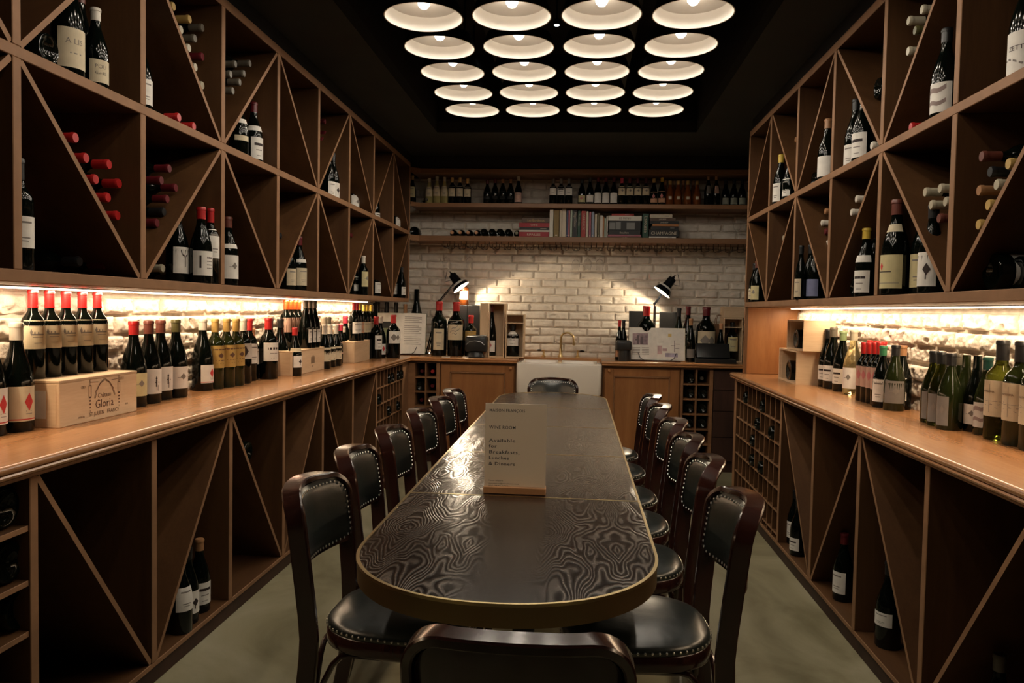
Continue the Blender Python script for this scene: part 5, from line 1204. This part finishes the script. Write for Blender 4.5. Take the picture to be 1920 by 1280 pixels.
# ================================================================= CHAIRS
def make_chair():
    g=empty('dining_chair')        # faces +X, origin on the floor under the seat
    SZ=.455
    HW=.182                        # half width of back at its outer line
    def BX(s,z):                   # plan curve of the back: middle set back, wings forward
        c=s/HW; lean=-.13*max(0,z-SZ)-.03*max(0,z-SZ)**2
        return -.200+lean-.058*(1-c*c)
    # bent frame: foot, post, top rail, post, foot
    path=[];rad=[]
    ztop=.826;rc=.070
    def add(s,z,foot=None):
        if z>=SZ-.02: path.append(Vector((BX(s,z),s,z)))
        else:
            t=(SZ-.02-z)/(SZ-.02); path.append(Vector((BX(s,SZ-.02)-.075*t*t-.0*t,s*(1+.10*t),z)))
    for z in (0,.06,.14,.22,.30,.38,.435,.50,.56,.62,.68,.73,ztop-rc): add(-HW*(.90+.10*min(1,max(0,(z-.45)/.3))) if z>.0 else -HW*.90,z)
    for k in range(1,9):
        a=PI/2*k/8; add(-HW+rc-rc*math.cos(a),ztop-rc+rc*math.sin(a))
    for k in range(1,10): s=(-HW+rc)+(2*HW-2*rc)*k/10; add(s,ztop+.006*math.sin(PI*k/10))
    half=[p.copy() for p in path]
    full=half+[Vector((p.x,-p.y,p.z)) for p in reversed(half[:-5])] if False else None
    pts=half[:21]                   # left foot to left corner end
    top=half[21:]
    right=[Vector((p.x,-p.y,p.z)) for p in reversed(pts)]
    allp=pts+top+right
    sec=[(-.0095,-.022),(-.006,-.026),(.006,-.026),(.0095,-.022),(.0095,.022),(.006,.026),(-.006,.026),(-.0095,.022)]
    ups=[]
    cen=Vector((-.28,0,.55))
    for p in allp:
        # section normal: in the surface plane pointing outwards
        if p.z<.74: u_=Vector((0,1 if p.y>0 else -1,0))
        else:
            c=Vector((0,math.copysign(max(0,abs(p.y)-(HW-rc)),p.y),max(0,p.z-(ztop-rc)))); u_=c if c.length>1e-4 else Vector((0,0,1))
        ups.append(u_.normalized())
    rr_=[(.80 if p.z<.05 else .88 if p.z<.3 else 1.0) if p.z<.5 else 1.0 for p in allp]
    a=MB(); a.tube(allp,rr_,W_CHAIR,T=None,sec=sec,up=ups); a.build('bent_back_frame',g,ang=40)
    # padded back
    def outl(ins,n=8):
        L=[]; hw=HW-ins; zt_=ztop-ins; zb_=.632; r1=max(.01,rc-ins); r2=.03
        for (cy,cz,a0,r_) in ((hw-r1,zt_-r1,0,r1),(-hw+r1,zt_-r1,PI/2,r1),(-hw+r2,zb_+r2,PI,r2),(hw-r2,zb_+r2,1.5*PI,r2)):
            for k in range(n+1): q_=a0+PI/2*k/n; L.append((cy+r_*math.cos(q_),cz+r_*math.sin(q_)))
        return L
    # grid filled panel in front and back
    def panel(off,puff,m,name,ins):
        ny,nz=20,14; q=MB(); hw=HW-ins; zt_=ztop-ins; zb_=.628; vs=[];
        for j in range(nz+1):
            for i in range(ny+1):
                u=-1+2*i/ny; v=j/nz
                z=zb_+(zt_-zb_)*v; r1=rc-ins+.008
                lim=hw
                if z>zt_-r1: 
                    t=(z-(zt_-r1))/r1; lim=hw-r1+r1*math.sqrt(max(0,1-t*t))
                if z<zb_+.03:
                    t=1-(z-zb_)/.03; lim=hw-.02*t*t
                s=u*lim; e=(1-abs(u)**6)*(1-abs(2*v-1)**6)
                cup=-.0*u
                vs.append((BX(s,z)+off+puff*e,s,z-(.012*(1-u*u) if j==0 else 0)))
        fs=[(j*(ny+1)+i,j*(ny+1)+i+1,(j+1)*(ny+1)+i+1,(j+1)*(ny+1)+i) for j in range(nz) for i in range(ny)]
        if off<0: fs=[f_[::-1] for f_ in fs]
        q.add(vs,fs,m); return q.build(name,g,ang=60)
    panel(.019,.012,LEATHER,'back_pad',.007); panel(-.006,-.002,W_CHAIR,'back_panel',.012)
    q=MB(); q.tube([(BX(s,.632)+.0,s,.626-.012*(1-(s/HW)**2)) for s in [HW*(-.93+1.86*k/12) for k in range(13)]],1,W_CHAIR,sec=[(-.012,-.015),(.012,-.015),(.012,.015),(-.012,.015)],up=Vector((0,0,1))); q.build('lower_rail',g,ang=40)
    # nailheads
    def nails(L,name,rr2=.0041):
        q=MB()
        for (p,n_) in L:
            n_=n_.normalized(); T=Matrix.Translation(p)@n_.to_track_quat('Z','Y').to_matrix().to_4x4()
            q.lathe([(rr2,0),(rr2*.8,rr2*.55),(0,rr2*.8)],NAIL,6,T)
        q.build(name,g)
    def resamp(L,st):
        out=[];acc=0;prev=None
        for p in L:
            if prev is not None:
                d=math.hypot(p[0]-prev[0],p[1]-prev[1]); t=0
                while acc+(d-t)>=st:
                    t+=st-acc; acc=0; f_=t/d; out.append((prev[0]+(p[0]-prev[0])*f_,prev[1]+(p[1]-prev[1])*f_))
                acc+=d-t
            prev=p
        return out
    ol=outl(.0195); ol=ol+[ol[0]]
    nails([(Vector((BX(s,z)+.0265,s,z-(.010*(1-(s/HW)**2) if z<.66 else 0))),Vector((1,0,.13))) for s,z in resamp(ol,.0165)],'back_nailheads')
    # seat
    def seato(ins,n=48):
        L=[]
        for k in range(n):
            a_=2*PI*k/n; c,s=math.cos(a_),math.sin(a_); ex=2/2.9
            x=math.copysign(abs(c)**ex,c)*(.213-ins); wy=.222 if True else 0
            wy=.205+.018*(x/.213); y=math.copysign(abs(s)**ex,s)*(wy-ins); L.append((x+.01,y))
        return L
    def loft(levels,m,name,capt=True,capb=True):
        q=MB(); n=48; vs=[];fs=[]
        for ins,z in levels: vs+=[(x,y,z) for x,y in seato(ins)]
        for i in range(len(levels)-1):
            for k in range(n): fs.append((i*n+k,i*n+(k+1)%n,(i+1)*n+(k+1)%n,(i+1)*n+k))
        if capb: fs.append(tuple(reversed(range(n))))
        if capt: fs.append(tuple((len(levels)-1)*n+k for k in range(n)))
        q.add(vs,fs,m); return q.build(name,g,ang=50)
    loft([(.012,.405),(.006,.409),(.004,.415),(.004,.449),(.008,.453)],W_CHAIR,'seat_ring')
    loft([(.008,.450),(.005,.455),(.007,.468),(.016,.478),(.04,.487),(.08,.494),(.13,.498),(.18,.499)],LEATHER,'seat_pad')
    so=seato(.0045,96); so=so+[so[0]]; q=resamp(so,.019)
    nails([(Vector((x,y,.461)),Vector((x,y,.05))) for x,y in q],'seat_nailheads')
    # front legs
    for sy in (-1,1):
        q=MB(); q.tube([(.165,sy*.168,.41),(.168,sy*.170,.25),(.176,sy*.176,0)],[1,.92,.7],W_CHAIR,sec=[(-.018,-.018),(.018,-.018),(.018,.018),(-.018,.018)],up=Vector((1,0,0))); q.build('leg',g,ang=40)
    # bentwood hoops between legs
    def hoop(p0,p1,zl):
        p0=Vector(p0);p1=Vector(p1); L=[]
        for k in range(15):
            t=k/14; s_=abs(2*t-1); zc=.398-(.398-zl)*max(0,(s_-.45)/.55)**2.2
            L.append(p0.lerp(p1,t)+Vector((0,0,zc)))
        q=MB(); q.tube(L,.0085,W_CHAIR,8); q.build('bentwood_brace',g)
    for sy in (-1,1): hoop((.155,sy*.165,0),(-.195,sy*.160,0),.24)
    hoop((.160,-.155,0),(.160,.155,0),.25)
    hoop((-.20,-.15,0),(-.20,.15,0),.25)
    return g
chair=make_chair(); used=False
def place(x,y,rz,label,group):
    global used
    if not used: c=chair; used=True; c.location=(x,y,0); c.rotation_euler=(0,0,rz)
    else: c=copy_tree(chair,(x,y,0),rz)
    tag(c,label,'chair',group); return c
for i,(y,a,dx) in enumerate(((2.17,-3,.05),(2.69,2,.03),(3.19,1,.04),(3.76,0,.045),(4.30,-1,.05),(4.76,0,.05))):
    place(-.545+dx,y,R(a),'dark wooden chair with black leather, %s from the near end on the left side'%ORD[i],'chairs on the left side of the table')
for i,(y,a,dx) in enumerate(((2.18,182,-.062),(2.74,179,-.062),(3.225,180,-.055),(3.69,181,-.056),(4.28,180,-.06),(4.78,180,-.06))):
    place(.250+dx,y,R(a),'dark wooden chair with black leather, %s from the near end on the right side'%ORD[i],'chairs on the right side of the table')
place(-.085,1.475,R(90),'dark wooden chair seen from behind at the near end of the table','chairs at the table ends')
place(-.175,5.52,R(-90),'dark wooden chair with leather back at the far end by the sink','chairs at the table ends')
# ================================================================= CEILING LAMPS
LCOL=(1.0,.90,.76)
SHADE=mat('black enamel outside',(.008,.008,.008),.35); SIN=mat('white enamel inside',(.82,.78,.72),.5)
BULB=mat('lit bulb',(1,.9,.75),.3,emit=14,emit_col=(1,.86,.68))
ZR=CEIL-.003
Ld=None
def make_dome():
    g=empty('pendant_lamp')
    a=MB(); n=40
    a.lathe([(.184,0),(.186,.002),(.186,.007),(.165,.062),(.12,.085),(.04,.097),(.02,.10),(0,.10)],SHADE,n,cap=False); a.build('shade',g)
    a=MB(); pr=[(0,.094),(.04,.091),(.118,.079),(.158,.060),(.1795,.006),(.181,.0005),(.186,.0)]; a.lathe(pr,SIN,n,cap=False); a.build('shade_lining',g)
    a=MB(); a.lathe([(.0,.0),(.016,.004),(.027,.018),(.029,.03),(.024,.044),(.014,.052),(0,.052)],BULB,16,Matrix.Translation((0,0,.040))); a.build('bulb',g)
    a=MB(); a.tube([(0,0,.10),(0,0,.58)],.007,BLACK,8); a.lathe([(.03,.10),(.03,.14),(.012,.15)],BLACK,12); a.build('stem',g)
    return g
for r_ in range(-5,5):
    for c_ in range(4):
        x=-.753+.415*c_; y=3.615+.4195*r_
        if Ld is None: Ld=make_dome(); Ld.location=(x,y,ZR); o=Ld
        else: o=copy_tree(Ld,(x,y,ZR),0)
        tag(o,'round white-lined lamp, %s row counted from the back wall, %s from the left'%(ORD[4-r_],ORD[c_]),'lamp','grid of round ceiling lamps')
        lamp('dome_light','SPOT',(x,y,ZR+.038),W_DOME,LCOL,shadow_soft_size=.025,spot_size=R(179),spot_blend=.16)
a=MB(); a.lathe([(.022,0),(.022,.03),(0,.03)],BLACK,14); a.lathe([(.0,-.002),(.016,-.002),(.016,.0),(0,.0)],mat('cool spot lens',(.8,.9,1),.3,emit=4,emit_col=(.8,.9,1)),14)
p=on_z(1044,47,3.05); o=a.build('ceiling_spotlight'); o.location=p; tag(o,'tiny cool white spot lens glowing between the round ceiling lamps','spotlight')
q=MB(); q.tube([(p.x,p.y,p.z+.03),(p.x,p.y,3.3)],.005,BLACK,6); q.build('stem').parent=o; bpy.data.objects['stem' if 'stem' in bpy.data.objects else 'stem'].name
for ch in o.children: ch.matrix_parent_inverse=Matrix.Translation(p).inverted()
# LED strips under the upper cabinets
STRIP=mat('warm led diffuser',(1,.85,.65),.4,emit=7,emit_col=(1,.82,.58))
for side,x,y0,y1,nm in (('L',-1.815,1.0,6.5,'glowing light strip under the left cabinet'),('R',1.475,1.0,5.47,'glowing light strip under the right cabinet')):
    g=empty('light_strip',(x,(y0+y1)/2,Z0-.001)); tag(g,nm,'light strip')
    a=MB(); L=(y1-y0)/2; a.box((-.010,-L,-.004),(.010,L,0),PORC); a.build('rail',g,smooth=False)
    a=MB(); a.box((-.007,-L+.003,-.010),(.007,L-.003,-.0042),STRIP); a.build('diffuser',g,smooth=False)
    ar=lamp('strip_light','AREA',(x,(y0+y1)/2,Z0-.014),W_LED*(y1-y0)/5,(1,.76,.50),shape='RECTANGLE',size=.02,size_y=y1-y0-.02)
# desk lamps
def desklamp(top,rim,joint,base,label,cableside):
    g=empty('desk_lamp',base); tag(g,label,'lamp','black desk lamps on the back counter'); B=Vector(base)
    a=MB(); a.lathe([(0,0),(.075,0),(.078,.006),(.07,.016),(.02,.022),(0,.022)],BLACKG,24); a.build('foot',g)
    t=Vector(top)-B; r_=Vector(rim)-B; j=Vector(joint)-B
    a=MB(); ax=(r_-t).normalized()
    hub=t.lerp(r_,.45)-Vector((0,0,0)); 
    a.tube([(0,0,.02),j*.98],.006,BLACKG,8); a.tube([(0.012,0.01,.02),j+Vector((.012,.01,-.02))],.005,BLACKG,8); a.tube([(j.x,j.y+.012,j.z),(j.x,j.y-.012,j.z)],.012,BLACKG,10); a.build('lower_arm',g)
    a=MB(); a.tube([j,hub+Vector((0,.02,0))],.0055,BLACKG,8); a.tube([j+Vector((.012,.01,0)),hub+Vector((.012,.025,0))],.004,BLACKG,8); a.build('upper_arm',g)
    L=(r_-t).length; T=Matrix.Translation(t)@ax.to_track_quat('Z','Y').to_matrix().to_4x4()
    sh=MB(); sh.lathe([(0,-.012),(.012,-.012),(.014,0),(.033,.004),(.037,.02),(.040,.07),(.046,.092),(.062,.112),(.080,L-.015),(.084,L)],BLACKG,32,T,cap=False)
    sh.lathe([(.0825,L-.0005),(.078,L-.014),(.060,.108),(.044,.09),(.036,.06),(.0,.05)],SIN,32,T,cap=False); so=sh.build('shade',g)
    k=MB(); k.lathe([(.006,-.028),(.008,-.012),(0,-.010)],PORC,10,T); k.build('chrome_cap',g)
    b_=MB(); b_.lathe([(0,-.032),(.02,-.025),(.030,-.005),(.030,.01),(.02,.03),(0,.035)],mat('lit lamp bulb',(1,.9,.75),.3,emit=40,emit_col=(1,.86,.66)),16,T@Matrix.Translation((0,0,L-.025)) ); b_.build('bulb',g)
    c_=MB(); s_=cableside; c_.tube([t-ax*.025,t-ax*.035+Vector((s_*.02,0,.005)),t+Vector((s_*.055,0,-.03)),t+Vector((s_*.06,0,-.07)),hub+Vector((s_*.045,.01,.0)),hub+Vector((s_*.01,.02,-.02))],.0028,BLACK,6); c_.build('cable',g)
    w=B+r_-ax*.012
    sp=lamp('desk_light','SPOT',w,W_DESK,(1,.80,.55),spot_size=R(156),spot_blend=.2,shadow_soft_size=.03)
    sp.rotation_euler=ax.to_track_quat('-Z','Y').to_euler(); 
T_=on_y(847,514,6.88); Rm=on_y(865,538.5,6.87)
desklamp(T_,Rm,on_y(823,564,6.90),(xa(800,6.96,640),6.96,CT),'black desk lamp lighting the brick wall left of the sink',-1)
T_=on_y(1262,521,6.88); Rm=on_y(1241,548,6.87)
desklamp(T_,Rm,on_y(1227,569,6.90),(xa(1224.5,6.96,640),6.96,CT),'black desk lamp lighting the brick wall right of the sink',1)
# small things on the counters
a=MB(); a.rbox((-.035,-.012,0),(.035,.012,.004),papmat('white'),.001); o=a.build('price_tag',smooth=False); o.location=on_z(836,669.5,CT+.0005); tag(o,'small white tag at the counter edge under the left huge bottle','tag')
a=MB(); a.rbox((-.025,-.012,0),(.025,.012,.004),papmat('white'),.001); o=a.build('price_tag',smooth=False); o.location=on_z(873,669.5,CT+.0005); tag(o,'small white tag at the counter edge left of the card machine','tag')
# standing bottles never share space: ease touching ones apart
for it_ in range(40):
    mv_=0
    for i in range(len(BOT)):
        a,ra,ha=BOT[i]
        for j in range(i+1,len(BOT)):
            b,rb,hb=BOT[j]
            if a.location.z>b.location.z+hb*.6 or b.location.z>a.location.z+ha*.6: continue
            d=Vector((b.location.x-a.location.x,b.location.y-a.location.y)); L=d.length; need=ra+rb+.001-L
            if need>0:
                d=d/L if L>1e-4 else Vector((0,1)); w=need*.5
                a.location.x-=d.x*w; a.location.y-=d.y*w; b.location.x+=d.x*w; b.location.y+=d.y*w; mv_+=1
    for o,r_,h_ in BOT:
        o.location.x=min(max(o.location.x,XL+.027+r_),XR-.027-r_); o.location.y=min(o.location.y,YB-.022-r_)
    if not mv_: break
# report duplicate labels while building
seen={}
for o in bpy.data.objects:
    if o.parent is None and 'label' in o:
        seen.setdefault(o['label'],[]).append(o.name)
        n=len(o['label'].split())
        if not 4<=n<=16: print('LABEL LENGTH',n,o['label'])
for k,v in seen.items():
    if len(v)>1: print('DUP LABEL',k,v)
